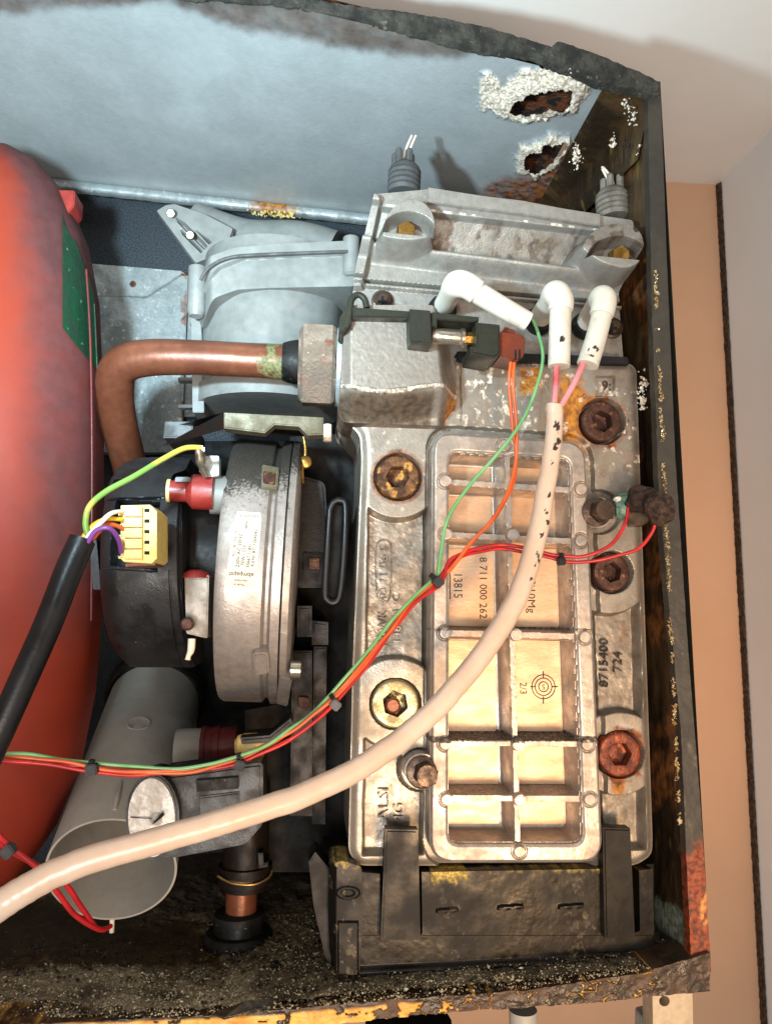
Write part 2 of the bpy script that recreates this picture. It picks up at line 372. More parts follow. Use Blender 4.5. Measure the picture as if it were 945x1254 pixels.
M['white'] = mat('white_silicone_boot', rgb('cfcabf'), .5, 0, rgb('c6bfb0'), 60, bump=.08, bscale=300, sss=.15, rvar=.05, layers=(('soot', rgb('15120e'), rgb('3a332a'), 260, .8, 0), GRIME_SHADE), grain=.08)
M['hose'] = mat('translucent_silicone_sleeve', rgb('cdb8a6'), .34, 0, rgb('c5ac98'), 40, bump=.06, bscale=300, sss=.25, rvar=.04, layers=(('soot', rgb('15120e'), rgb('3a2f26'), 420, .8, 0),), coat=.25, grain=.08)
M['pink'] = mat('pink_wire', rgb('cf8f92'), .4, 0, rgb('b03a40'), 40, bump=0, grain=.08)
M['wred'] = mat('red_wire', rgb('c01f22'), .35, 0, rgb('9c1518'), 60, bump=0, rvar=.05, grain=.08)
M['wor'] = mat('orange_wire', rgb('d0602a'), .35, 0, rgb('b84c20'), 60, bump=0, rvar=.05, grain=.08)
M['wgreen'] = mat('green_wire', rgb('74ac74'), .35, 0, rgb('5f9a60'), 60, bump=0, rvar=.05, grain=.08)
M['wgy'] = mat('green_yellow_earth_wire', rgb('6c9140'), .4, 0, rgb('b5a540'), 28, .44, .56, bump=0, rvar=.05, grain=.08)
M['wyel'] = mat('yellow_wire', rgb('e0b020'), .35, 0, bump=0, grain=.08)
M['wwhite'] = mat('cream_wire', rgb('e6d8c4'), .35, 0, bump=0, col2=rgb('d8c8b0'), grain=.08)
M['wpur'] = mat('purple_wire', rgb('7a3f8a'), .35, 0, bump=0, grain=.08)
M['beige'] = mat('cream_connector', rgb('cdb56a'), .45, 0, rgb('d0b55c'), 60, bump=.08)
M['brown'] = mat('brown_connector', rgb('6b2f1c'), .35, 0, rgb('54200f'), 60, bump=.2)
M['maroon'] = mat('maroon_rubber', rgb('6b2420'), .5, 0, rgb('551a18'), 50, bump=.15)
M['redpl'] = mat('red_plastic_sleeve', rgb('74221f'), .4, 0, rgb('8c2822'), 50, bump=.1)
M['disc'] = mat('grey_disc', rgb('b4b0aa'), .4, .15, rgb('a09c96'), 40, bump=.2, bscale=200)
M['cream'] = mat('cream_plastic', rgb('dfc888'), .4, 0, rgb('cfb060'), 80, bump=.1, sss=.1)
M['gold'] = mat('gold_wire_clip', rgb('c0a070'), .3, .9, rgb('a08050'), 80, bump=0)
M['label'] = mat('label_paper', rgb('d6d1c0'), .95, 0, rgb('cfc9b7'), 60, bump=.03, rvar=.03, grain=.08, spec=.1)
M['ink'] = mat('label_ink', rgb('1c1814'), .6, 0, bump=0, grain=.08)
M['inkl'] = mat('faded_label_ink', rgb('6b6254'), .6, 0, bump=0)
M['stamp'] = mat('stamped_letters', rgb('3a3026'), .7, 0, rgb('2a221a'), 80, bump=.2)
M['embl'] = mat('embossed_letters', rgb('8a8178'), .42, .7, rgb('5c554d'), 120, bump=.3)
M['wallm'] = mat('cream_wall_paint', rgb('c79d7e'), .6, 0, rgb('c29878'), 6, grain=.04, bump=.05, bscale=200, rvar=.03)
M['ceil'] = mat('white_cupboard_top', rgb('ece6de'), .55, 0, rgb('e9e2d9'), 5, grain=.04, bump=.03, bscale=200, rvar=.03)
M['wallr'] = mat('white_cupboard_side', rgb('e6e9ea'), .5, 0, rgb('e2e6e7'), 5, grain=.04, bump=.03, bscale=200, rvar=.03)
M['chip'] = mat('chipped_board_edge', rgb('4a3018'), .8, 0, rgb('1f140b'), 260, bump=.8, bscale=400)
M['bracket'] = mat('cream_steel_bracket', rgb('bba98f'), .5, .1, rgb('ae9b80'), 30, bump=.08)
M['darkpl'] = mat('brown_black_moulding', rgb('1a120e'), .5, 0, rgb('0e0a08'), 60, bump=.15, spec=.22)
M['olive'] = mat('dark_olive_plastic', rgb('2c2c24'), .42, 0, rgb('23241d'), 60, bump=.12, spec=.22)
M['saddle'] = mat('dull_olive_steel', rgb('6e6856'), .55, .2, rgb('57513f'), 80, bump=.2, spec=.3)
M['lumpm'] = mat('rust_brown_crust', rgb('4a3226'), .85, 0, rgb('1f1510'), 260, bump=1.0, bscale=500, bdist=.002)
M['teal'] = mat('verdigris_connector', rgb('7fa596'), .7, .1, rgb('48675c'), 200, bump=.7)

# ================================================================== ROOM
YB = 0.34
c = P(878, 226, YB)
def plane4(name, m, pts, parent=None, n=1): return strip3(name, m, parent, [pts])
ZT = c.z; XR = c.x
w = plane4('wall', M['wallm'], [(-1.5, YB, -1.6), (XR+.0, YB, -1.6), (XR, YB, ZT), (-1.5, YB, ZT)]); tag(w, kind='structure')
w = plane4('ceiling', M['ceil'], [(-1.5, YB, ZT), (XR, YB, ZT), (XR, -.75, ZT), (-1.5, -.75, ZT)]); tag(w, kind='structure')
w = plane4('wall_right', M['wallr'], [(XR, YB, ZT), (XR, YB, -1.6), (XR, -.75, -1.6), (XR, -.75, ZT)]); tag(w, kind='structure')
# chipped brown edge running down the corner
V = []; Fc = []; n = 600
for i in range(n+1):
    z = ZT-.002 - i/n*1.3
    wd = .0026+.0012*float(vn(i*.9, 1.3, 3))
    for dx, dy in ((-wd, -.001), (-wd*.6, -.006), (-.0008, -.006-wd), (-.0005, 0)):
        V.append((XR+dx, YB-.0005+dy, z))
for i in range(n):
    for k in range(3): Fc.append((i*4+k, i*4+k+1, i*4+k+5, i*4+k+4))
tag(mk('board_edge', V, Fc, M['chip'], None, sharp=180), 'chipped brown board edge running down the corner beside the white panel', 'board edge')

# ================================================================== CASING
YF, YK = -0.005, 0.235
BACK = 0.28
casing = thing('boiler_casing', 'open grey boiler casing with corroded top panel and rusted black side wall', 'boiler casing', P(430, 1225, 0.05))
def grid_surface(name, m, parent, c00, c10, c11, c01, nu, nv, disp=None, hole=None, attrs=None, nrm=None):
    u = np.linspace(0, 1, nu+1); v = np.linspace(0, 1, nv+1); U, Vv = np.meshgrid(u, v)
    c00, c10, c11, c01 = [np.array(c) for c in (c00, c10, c11, c01)]
    U3, V3 = U[..., None], Vv[..., None]
    Wp = c00*(1-U3)*(1-V3)+c10*U3*(1-V3)+c11*U3*V3+c01*(1-U3)*V3
    px, py = QA(Wp)
    if nrm is None:
        nn = np.cross(c10-c00, c01-c00); nn = nn/np.linalg.norm(nn)
    else: nn = np.array(nrm)
    if disp is not None: Wp = Wp + nn*disp(px, py, U, Vv)[..., None]
    idx = np.arange((nu+1)*(nv+1)).reshape(nv+1, nu+1)
    q = np.stack([idx[:-1, :-1], idx[:-1, 1:], idx[1:, 1:], idx[1:, :-1]], -1).reshape(-1, 4)
    if hole is not None:
        h = hole(px, py).ravel(); q = q[h[q].max(1) < .5]
    at = {k: f(px, py, U, Vv) for k, f in attrs.items()} if attrs else None
    return mk(name, Wp.reshape(-1, 3), q, m, parent, 60, at)
# top panel, seen from below
fl, fr_ = P(-320, -154, YF), P(742, 100, YF)
bl, br = P(-200, 190, YK), P(640, 284, YK)
H1 = [(622, 134), (632, 118), (650, 108), (680, 104), (700, 104), (698, 122), (690, 132), (672, 130), (655, 134), (640, 138)]
H2 = [(640, 190), (652, 180), (672, 172), (692, 170), (694, 178), (680, 190), (668, 204), (650, 208), (642, 203)]
O1 = [(585, 100), (600, 92), (612, 106), (640, 84), (690, 80), (722, 92), (716, 112), (700, 135), (670, 142), (625, 144), (590, 128)]
O2 = [(628, 190), (645, 174), (672, 166), (698, 168), (694, 186), (676, 206), (652, 216), (634, 210)]
def hole_top(px, py):
    n = (fbm(px/9, py/9, 4)-.5)*12
    return ((d_poly(px, py, H1)+n < -1) | (d_poly(px, py, H2)+n*.8 < -1)).astype(float)
def crust_m(px, py, U, V):
    n = (fbm(px/8, py/8, 9)-.5)*22
    a = np.maximum(sst(7, -5, d_poly(px, py, O1)+n), sst(5, -5, d_poly(px, py, O2)+n*.7))
    return a
def disp_top(px, py, U, V):
    c = crust_m(px, py, U, V)
    hd = np.minimum(d_poly(px, py, H1), d_poly(px, py, H2))
    lift = .004*sst(22, 2, hd)
    return -(c*(.0003+.0017*fbm(px/3.0, py/3.0, 21, 4)**1.5+.0016*sst(.45, .7, fbm(px/14, py/14, 22, 3))+lift*.7)) + .0012*(fbm(px/90, py/90, 2)-.5)
browned = lambda px, py, U, V: .72*sst(12, -12, py-np.interp(px, [0, 60, 150, 205, 250, 300, 400, 470, 560, 620], [20, 14, 8, 4, 22, 38, 56, 70, 74, 50])+(fbm(px/14, py/14, 31)-.5)*10)  # dark brown band along the panel's front edge, wavy border
rust_t = lambda px, py, U, V: .75*sst(30, -6, d_poly(px, py, [(600, 232), (650, 222), (690, 190), (660, 250), (600, 245)])) + .5*sst(14, 4, abs(d_poly(px, py, O1)))*sst(600, 720, px)
grid_surface('top_panel', M['toppanel'], casing, fl, fr_, br, bl, 1000, 340, disp_top, hole_top, {'crust': crust_m, 'browned': browned, 'rust': rust_t}, nrm=(0, 0, 1))
# outer skin over the panel
strip3('outer_skin', M['rustplate'], casing, [[fl+Vector((0, 0, .012)), fr_+Vector((.0, 0, .012)), br+Vector((0, .04, .012)), bl+Vector((0, .04, .012))]])
# rolled back flange of the top panel
A = bl.copy(); B = br.copy()
V = []; Fc = []; n = 240
prof = [(0, .0), (-.003, -.0004), (-.0045, -.0020), (-.005, -.005), (-.0046, -.0085), (-.001, -.0095), (.004, -.009)]
for i in range(n+1):
    t = i/n; p = A.lerp(B, t)
    for k, (dy, dz) in enumerate(prof):
        j = .0011*(float(vn(i*.6, k*.4, 12))-.5) if k >= 4 else 0
        V.append((p.x, p.y+dy, p.z+dz+j))
m_ = len(prof)
for i in range(n):
    for k in range(m_-1): Fc.append((i*m_+k, i*m_+k+1, (i+1)*m_+k+1, (i+1)*m_+k))
vx, vy = QA(np.array(V))
mk('top_flange', V, Fc, M['galv'], casing, 70, {'ochre': sst(50, 8, abs(vx-335))*.7+.25*sst(330, 440, vx), 'crust': .2*sst(.2, .6, vn(vx/6, vy/6, 3))})
# ochre crumbs of sealant under the flange
def crumbs(name, m, parent, pts, rmin, rmax, flat=.6, kind='stuff', seed=1):
    r_ = random.Random(seed); V = []; Fc = []
    for p in pts:
        r = (rmin+(rmax-rmin)*r_.random()**2.5)*(1+.8*(r_.random() < .04)); b = len(V)
        base = [(1, 0, 0), (0, 1, 0), (-1, 0, 0), (0, -1, 0), (0, 0, 1), (0, 0, -1)]
        a = r_.uniform(0, 6.28); ca, sa = math.cos(a), math.sin(a)
        for (x, y, z) in base:
            x, y, z = x*r*r_.uniform(.5, 1.3), y*r*r_.uniform(.5, 1.3), z*r*flat*r_.uniform(.5, 1.3)
            V.append((p[0]+x*ca-y*sa, p[1]+x*sa+y*ca, p[2]+z+.3*x))
        for f in ((0, 1, 4), (1, 2, 4), (2, 3, 4), (3, 0, 4), (1, 0, 5), (2, 1, 5), (3, 2, 5), (0, 3, 5)): Fc.append(tuple(b+i for i in f))
    o = mk(name, V, Fc, m, parent, smooth=False)
    if kind: o['kind'] = kind
    return o
pts = [P(random.gauss(340, 22), random.gauss(0, 3), YK-.004) for _ in range(1)]
pts = []
for _ in range(70):
    x = random.gauss(335, 16); p = P(x, 262+(x-335)*.12+random.gauss(0, 2.5), YK-.006); pts.append(p)
crumbs('sealant_residue', M['cream'], casing, pts, .0008, .002, 1)
# crust lumps round both rust holes
pts = []
for poly, num in ((O1, 70), (O2, 30)):
    bb = np.array(poly)
    while num:
        x = random.uniform(bb[:, 0].min()-5, bb[:, 0].max()+5); y = random.uniform(bb[:, 1].min()-5, bb[:, 1].max()+5)
        if float(d_poly(np.array(x), np.array(y), poly)) < 3 and float(hole_top(np.array(x), np.array(y))) < .5:
            d = RM @ Vector(((x-PW/2)/F, (PH/2-y)/F, -1.0))
            # intersect with the top panel plane
            pn = (fr_-P(300, -6, YF)).cross(br-fr_).normalized(); t = (fr_-CAM).dot(pn)/d.dot(pn); q = CAM+d*t
            q.z -= random.uniform(.0005, .0025); pts.append(q); num -= 1
crumbs('corrosion_crust', M['crustm'], casing, pts, .0003, .0008, .9, seed=3)
def on_top(x, y):
    d = RM @ Vector(((x-PW/2)/F, (PH/2-y)/F, -1.0)); pn = (fr_-P(200, -30, YF)).cross(br-fr_).normalized()
    return CAM+d*((fr_-CAM).dot(pn)/d.dot(pn))
for x, y in ((319, 209), (342, 213)):
    q = on_top(x, y)
    stack('stud', M['galv'], casing, q+Vector((0, 0, .001)), (0, 0, -1), [(0, .0042), (.004, .0042), (.007, .0034), (.0082, .0015)], 14)
# side wall
sft, sfb = P(795, 104, YF), P(846, 1192, YF)
sbt, sbb = Vector((sft.x+.001, BACK, sft.z)), Vector((sfb.x-.004, BACK, sfb.z))
def side_rust(px, py, U, V): return np.clip(.8*sst(60, 5, abs(py-400))*sst(770, 800, px)+.75*sst(.45, .75, fbm(px/40, py/70, 41)), 0, 1)
grid_surface('side_panel', M['side'], casing, sft, sbt, sbb, sfb, 90, 360, lambda px, py, U, V: -.0022*fbm(px/14, py/30, 5, 4), None,
             {'rust': side_rust, 'crust': lambda px, py, U, V: .95*sst(1085, 1110, py-(px-800)*.5)*sst(.3, .1, U)}, nrm=(-1, 0, 0))
strip3('corner_liner', M['side'], casing, [[fr_, P(799, 112, YF), P(799, 112, YF)+Vector((0, YK-YF, 0)), br]])
strip3('corner_liner', M['side'], casing, [[fr_+Vector((.0, .0, .0)), br, br-Vector((-.012, 0, .03)), P(799, 175, YF)+Vector((-.002, .02, 0)), P(799, 112, YF)+Vector((-.001, 0, 0))]])
# front edge of the side wall (returns towards the room)
relief('side_edge', M['edge'], casing, (784, 90, 880, 1215), 1.5, YF-.001,
       lambda X, Y: d_poly(X, Y, [(792, 100), (808, 100), (815, 300), (826, 560), (842, 800), (858, 1000), (870, 1188), (846, 1192), (842, 1100), (833, 900), (820, 760), (806, 600), (798, 400), (794, 200)]) + (fbm(X/6, Y/9, 8)-.5)*1.6*(X < 800+.043*(Y-100)),
       lambda X, Y: YF-.001-.0006*fbm(X/8, Y/8, 6), YF+.006,
       {'rust': lambda X, Y: sst(1000, 1080, Y+(fbm(X/10, Y/20, 61)-.5)*60), 'ochre': lambda X, Y: .9*sst(16, 2, np.hypot((X-862)*1.4, (Y-1110)*.35))*sst(.3, .6, fbm(X/6, Y/14, 4))+.9*sst(7, 2, np.hypot(X-863, (Y-962)*.5))})
strip3('outer_side', M['edge'], casing, [[P(808, 100, YF)+Vector((0, 0, .0)), P(870, 1190, YF), P(870, 1190, YF)+Vector((0, .27, 0)), P(808, 100, YF)+Vector((0, .27, 0))]])
# flakes along the inner front edge
pts = []
for _ in range(1500):
    y = random.uniform(330, 1010); xe = 806+.0009*(y-450)*1.0+.06*(y-450)*.72 + random.gauss(0, 1.2)
    if vn(y/13., 2.2, 7) > .38: pts.append(P(xe+1.5*float(vn(y/11, 9.1, 3)), y, YF-.003+random.gauss(0, .0006)))
crumbs('flaking_bead', M['flake'], casing, pts, .0003, .0009, 1, seed=5)
pts = []
for cx, cy, k, s in ((787, 492, 45, 4), (785, 470, 30, 4), (750, 170, 20, 3), (775, 140, 30, 4), (781, 178, 10, 3), (768, 128, 20, 4), (797, 335, 20, 3), (797, 290, 10, 2.5), (706, 190, 60, 4.5)):
    for _ in range(k): pts.append(P(random.gauss(cx, s*.7), random.gauss(cy, s*1.6), .0+random.uniform(0, .02)))
crumbs('scale_deposit', M['crustm'], casing, pts, .0005, .0016, 1, seed=8)
# foam seals
def strip_relief(name, m, parent, poly, y0, amp, yb, ns=7, edge=3.0, attrs=None, step=1.2, seed=0):
    xs = [p[0] for p in poly]; ys = [p[1] for p in poly]
    return relief(name, m, parent, (min(xs)-6, min(ys)-6, max(xs)+6, max(ys)+6), step, y0,
                  lambda X, Y: d_poly(X, Y, poly)+(fbm(X/ns, Y/ns, 3+seed)-.5)*2*edge,
                  lambda X, Y: y0-amp*fbm(X/ns*1.2, Y/ns*1.2, 7+seed, 4)+.004*sst(-4, 0, d_poly(X, Y, poly)), yb, attrs, 60)
strip_relief('top_seal', M['seal'], casing, [(330, -12), (400, 0), (440, 6), (520, 16), (600, 32), (672, 54), (730, 92), (745, 106), (700, 86), (640, 68), (585, 62), (540, 50), (500, 40), (440, 22), (400, 12), (330, 2)], YF-.003, .0025, YF+.001, edge=3, ns=11)
strip_relief('top_seal', M['seal'], casing, [(-20, -60), (340, -30), (340, 0), (230, -4), (200, -10), (-20, -30)], YF-.003, .003, YF+.001, edge=4, seed=5, ns=12)
strip_relief('corner_seal', M['seal'], casing, [(668, 62), (682, 48), (700, 54), (740, 68), (785, 86), (808, 98), (809, 112), (796, 112), (770, 104), (735, 98), (700, 82), (672, 74)], YF-.008, .0025, YF+.001, edge=1.8, ns=10, seed=2)
# back panel + galvanised plate
zt, zb = P(400, 180, BACK).z, P(400, 1080, BACK).z
xl = P(-200, 600, BACK).x
strip3('back_panel', M['insul'], casing, [[(xl, BACK, zb-.03), (sfb.x, BACK, zb-.03), (sfb.x, BACK, zt+.06), (xl, BACK, zt+.06)]])
# tray floor
F0, F1 = P(-330, 1292, YF), P(868, 1188, YF)
fz0, fz1 = F0.z, F1.z
F0b, F1b = Vector((F0.x, BACK, F0.z)), Vector((F1.x, BACK, F1.z))
def on_floor(x, y, h=0):
    d = RM @ Vector(((x-PW/2)/F, (PH/2-y)/F, -1.0)); pn = (F1-F0).cross(F0b-F0).normalized()
    return CAM+d*((F0+Vector((0, 0, h))-CAM).dot(pn)/d.dot(pn))
def wet(px, py, U, V):
    n = (fbm(px/30, py/18, 51)-.5)*50
    a = sst(16, -10, d_poly(px, py, [(20, 1105), (120, 1120), (260, 1140), (270, 1185), (190, 1195), (120, 1180), (20, 1190), (-40, 1170), (-40, 1110)])+n)
    return np.maximum(a, sst(1100, 1060, py+n))
grid_surface('base_tray', M['floor'], casing, F0, F1, F1b, F0b, 620, 300,
             lambda px, py, U, V: (.0035*fbm(px/9, py/5, 13, 4)+.004*fbm(px/50, py/25, 19, 2))*(1-.85*wet(px, py, U, V)), None,
             {'wet': wet, 'crust': lambda px, py, U, V: np.clip(.9*sst(1160, 1215, py)*sst(430, 250, px)*sst(.3, .6, fbm(px/40, py/20, 77)), 0, 1)+.6*sst(60, 20, np.hypot(px-360, (py-1130)*1.5))}, nrm=(0, 0, 1))
pts = []; ptd = []
r_ = random.Random(11)
while len(pts) < 9000:
    x, y = r_.uniform(-5, 862), r_.uniform(1110, 1246)
    if y > np.interp(x, [0, 300, 450, 640, 868], [1256, 1244, 1230, 1214, 1180])-3: continue
    k = (.95 if x < 300 else .45)*(y > 1180) + .25*(y > 1130)*(x > 250) + .03
    if 330 < x < 400 and y > 1120: k = .6
    if float(wet(np.array(float(x)), np.array(float(y)), 0, 0)) > .4: k *= .12
    if float(fbm(np.array(x/22.), np.array(y/12.), 91, 2)) < .42: k *= .35
    if r_.random() < k: pts.append(on_floor(x, y, .004+r_.uniform(0, .0015)))
    elif r_.random() < .10 and y > 1150: ptd.append(on_floor(x, y, .0045))
g = crumbs('mineral_grit', M['crumb'], None, pts, .0002, .0009, .7, seed=21); tag(g, 'pale glittering mineral grit scattered over the tray floor', 'grit')
g = crumbs('dark_debris', M['crumbd'], None, ptd, .0007, .0022, .6, seed=22); tag(g, 'dark rust and soot debris lying on the tray floor', 'debris')
fr1 = prism('plastic_fragment', M['black'], None, [(332, 1183), (340, 1181), (346, 1190), (344, 1198), (334, 1196)], on_floor(338, 1194).y, on_floor(338, 1194).y+.006, bev=.0008)
tag(fr1, 'small black plastic fragment lying on the gritty tray floor before the rubber bush', 'fragment')
q0 = [on_floor(x, y, h) for x, y, h in ((262, 1240, .006), (300, 1226, .009), (335, 1222, .007), (334, 1230, .005), (305, 1238, .006), (275, 1246, .005))]
fl2 = mk('rust_flake', q0+[v-Vector((0, 0, .0012)) for v in q0], [(0, 1, 2, 3, 4, 5), (11, 10, 9, 8, 7, 6)]+[(i, (i+1) % 6, (i+1) % 6+6, i+6) for i in range(6)], M['crumbd'], smooth=False)
tag(fl2, 'thin dark rust flake lying on the grit just behind the tray lip', 'flake')
# front lip of the tray with peeling paint
lip_o = [(-20, 1256), (300, 1240), (450, 1226), (640, 1212), (780, 1192), (868, 1166), (868, 1213), (700, 1229), (520, 1241), (430, 1250), (300, 1258), (-20, 1275)]
def lip_att(X, Y):
    yl = np.interp(X, [0, 300, 450, 640, 868], [1262, 1249, 1238, 1220, 1190])
    n = fbm(X/16, Y/10, 33)
    peel = sst(.42, .50, n+.25*sst(560, 300, X)-.06)
    crack = sst(1.0, .3, abs((fbm(X/22, Y/13, 81, 3)-.47)*40))*sst(480, 520, X)*sst(840, 780, X)*.8
    return np.clip(np.where(X < 560, peel*sst(-6, 2, Y-yl+4), 0)+crack, 0, 1)
relief('tray_lip', M['lip'], casing, (-20, 1160, 872, 1276), 1.3, YF-.004, lambda X, Y: d_poly(X, Y, lip_o)+(fbm(X/9, Y/9, 14)-.5)*3, lambda X, Y: YF-.004-.0015*fbm(X/12, Y/8, 6)-.0012*lip_att(X, Y), YF+.02, {'ochre': lip_att})
# bottom-right inner gusset
strip3('corner_gusset', M['galv'], casing, [[P(803, 1098, .05), P(836, 1124, .012), P(840, 1178, .012), P(806, 1160, .05)]])

# below the casing
br_ = thing('wall_bracket', 'cream steel bracket with a round hole showing under the tray corner', 'bracket', P(825, 1254, .1))
relief('bracket_plate', M['bracket'], br_, (796, 1205, 850, 1300), 1, .03, lambda X, Y: np.maximum(d_poly(X, Y, fillet([(798, 1206), (847, 1204), (849, 1300), (800, 1300)], [2, 2, 2, 2])), -d_circ(X, Y, 813, 1226, 6.5)), lambda X, Y: .03+0*X, .045)
prism('bracket_tab', M['galv'], br_, [(785, 1243), (800, 1240), (801, 1290), (784, 1290)], .05, .06, r=4)
pp = thing('outlet_pipe', 'pale grey pipe end just visible below the gold edged tray lip', 'pipe', P(642, 1260, .1))
stack('pipe', M['greyt'], pp, P(640, 1236, .05), (0, 0, -1), [(0, .009), (.05, .009)], 24)
stack('pipe_nut', M['black'], pp, P(500, 1252, .02), (0, 0, -1), [(0, .026), (.03, .026)], 24)

# galvanised inner plate
gp = thing('galvanised_baffle', 'creased galvanised steel plate on the back wall behind the copper pipe', 'steel plate', P(170, 540, .27))
relief('baffle_sheet', M['galv'], gp, (90, 300, 240, 560), 1.5, .262, lambda X, Y: d_poly(X, Y, [(104, 322), (112, 323), (222, 332), (231, 338), (229, 400), (223, 555), (104, 555)]),
       lambda X, Y: .262-.004*sst(0, 3, Y-np.interp(X, [104, 180, 222], [362, 364, 337]))-.0005*fbm(X/9, Y/9, 3), .27,
       {'rust': lambda X, Y: .9*sst(6, 3, np.hypot(X-163, Y-348))+.6*sst(7, 2, abs(X-226))*sst(.3, .5, vn(Y/9, X/5, 4))+.5*sst(2, .5, abs(Y-np.interp(X, [104, 180, 222], [362, 364, 337])))})
relief('baffle_flange', M['galv'], gp, (222, 340, 246, 520), 1.5, .266, lambda X, Y: d_poly(X, Y, [(232, 345), (243, 345), (243, 510), (226, 510)]), lambda X, Y: .266+0*X, .272, {'rust': lambda X, Y: .9*sst(5, 3, np.hypot(X-237, Y-398))})
for yy in (462, 495): prism('baffle_rung', M['greyp'], gp, [(218, yy), (245, yy), (245, yy+4), (218, yy+4)], .19, .2)

# ================================================================== EXPANSION VESSEL
ves = thing('expansion_vessel', 'large red painted expansion vessel with a green sticker at the left', 'expansion vessel', P(20, 1100, .04))
vo = [(-420, 182), (-60, 180), (20, 186), (52, 204), (78, 236), (100, 290), (113, 360), (118, 470), (119, 700), (108, 850), (88, 950), (58, 1020), (20, 1075), (-60, 1120), (-420, 1120)]
def vh(X, Y):
    d = np.clip(-d_poly(X, Y, vo)/135, 0, 1)
    return .08-.055*np.sqrt(1-(1-d)**2.0)
relief('body', M['red'], ves, (-260, 170, 124, 1124), 2, .08, lambda X, Y: d_poly(X, Y, vo), vh, .10,
       {'dull_tone': lambda X, Y: .75*sst(26, 95, X+(Y < 420)*(420-Y)*.12)*sst(900, 640, Y)+.55*sst(40, 10, -d_poly(X, Y, vo))*sst(420, 200, Y)}, 80)  # duller purple-brown towards the right side and round the top edge
tube('seam', M['maroon'], ves, [(*[0]*0, 106, 330, .052, 1.3), (111, 420, .052, 1.3), (113, 560, .052, 1.2), (112, 760, .052, 1.1)], 6)
def on_ves(x, y):
    X, Y = float(x), float(y)
    for _ in range(6):      # find the surface point seen at (x, y)
        b = P(X, Y, .08); b.y = float(vh(np.array(X), np.array(Y))); qx, qy = QA(np.array(b)); X += x-qx; Y += y-qy
    return b
V = []; Fc = []; ny = 24; nx = 8
for i in range(ny+1):
    for j in range(nx+1):
        t = i/ny; yl = 262+t*(402-262); u = j/nx
        x0 = 76; x1 = np.interp(yl, [262, 290, 330, 430], [79, 93, 108, 114]); yy = yl + u*(14 if t < .15 else 0) + (u*45 if t > .8 else u*(45*(t)/.8*.8 if t > .15 else 0))
        q = on_ves(x0+(x1-x0)*u, yy); q += Vector((.0007, -.0008, 0)); V.append(q)
for i in range(ny):
    for j in range(nx): a = i*(nx+1)+j; Fc.append((a, a+nx+1, a+nx+2, a+1))
mk('sticker', V, Fc, M['green'], ves)
prism('port_cap', M['redpl'], ves, [(70, 232), (92, 233), (91, 252), (82, 262), (72, 246)], .07, .09, r=3, bev=.002)

# ================================================================== FLUE ELBOW (grey)
fe = thing('flue_elbow', 'grey moulded flue elbow with a flanged collar behind the copper pipe', 'flue', P(335, 520, .13))
ct = P(336, 340, .125); cb = P(330, 515, .125)
Rf = 91*S(.10)
stack('cylinder', M['greyp'], fe, (ct.x, .125, ct.z+.01), (cb.x-ct.x, 0, cb.z-ct.z-.01), [(0, Rf*.98), (.03, Rf), (.07, Rf), (.104, Rf*1.0), (.106, Rf*1.04), (.12, Rf*1.04)], 64)
co = [(237, 330), (252, 314), (285, 302), (340, 297), (430, 293), (437, 300), (435, 346), (330, 348), (290, 350), (262, 360), (246, 380), (236, 376)]
relief('collar', M['greyp'], fe, (228, 286, 444, 388), 1, .06, lambda X, Y: d_poly(X, Y, fillet(co, 5)),
       lambda X, Y: .062+.05*sst(0, 1, (260-X)/30)*.6+.0045*sst(0, 2.5, d_poly(X, Y-0, [(225, 324), (262, 306), (300, 298), (430, 292), (445, 306), (340, 309), (300, 311), (268, 324), (250, 342), (225, 350)]))+.0, .12)
tube('collar_groove', M['rubber'], fe, [(246, 343, .061, 2.2), (256, 328, .06, 2.4), (280, 316, .06, 2.4), (320, 312, .06, 2.4), (425, 308, .06, 2.2)], 8)
stack('screw_boss', M['greyp'], fe, P(430, 292, .066), (0, 0, -1), [(0, .006), (.0275, .006), (.029, .004)], 20)
stack('screw_boss', M['greyp'], fe, P(242, 328, .08), (0, 0, -1), [(0, .0065), (.034, .0065), (.037, .005)], 20)
stack('boss_ring', M['black'], fe, P(430, 290, .066), (0, 0, -1), [(0, .005), (.002, .005)], 20)
# duct behind the collar and triangular ribbed bracket
tube('duct', M['greyp'], fe, [(240, 268, .17, 20), (300, 292, .16, 24), (360, 306, .15, 36), (400, 322, .15, 42)], 24)
tri = [(192, 258), (204, 251), (214, 250), (250, 262), (285, 280), (276, 306), (250, 318), (240, 322)]
relief('bracket', M['greyp'], fe, (186, 244, 292, 330), .8, .13, lambda X, Y: d_poly(X, Y, fillet(tri, 2)),
       lambda X, Y: .13+.007*sst(0, 1.5, -d_poly(X, Y, tri)-3)*np.maximum(np.maximum(sst(1.5, 3, -d_poly(X, Y, [(212, 262), (236, 276), (262, 296), (246, 312), (222, 288)])), 0), 0)*sst(1.2, 2.4, np.abs(((X-212)*.72+(Y-262)*-.7) % 9-4.5)), .14)
for x, y in ((211, 260), (234, 286)):
    stack('screw', M['steel'], fe, P(x, y, .132), (0.1, -1, -.6), [(0, .0022), (.009, .0026), (.012, .0034), (.014, .0028)], 12)
prism('base_flange', M['rubber'], fe, [(202, 516), (236, 516), (236, 536), (200, 536)], .06, .12, bev=.001)
prism('side_rail', M['greyp'], fe, [(234, 386), (246, 382), (250, 505), (236, 505)], .10, .13, r=2)
stack('foot_pin', M['wwhite'], fe, P(401, 520, .06), (0, 0, -1), [(0, .003), (.012, .003)], 10)

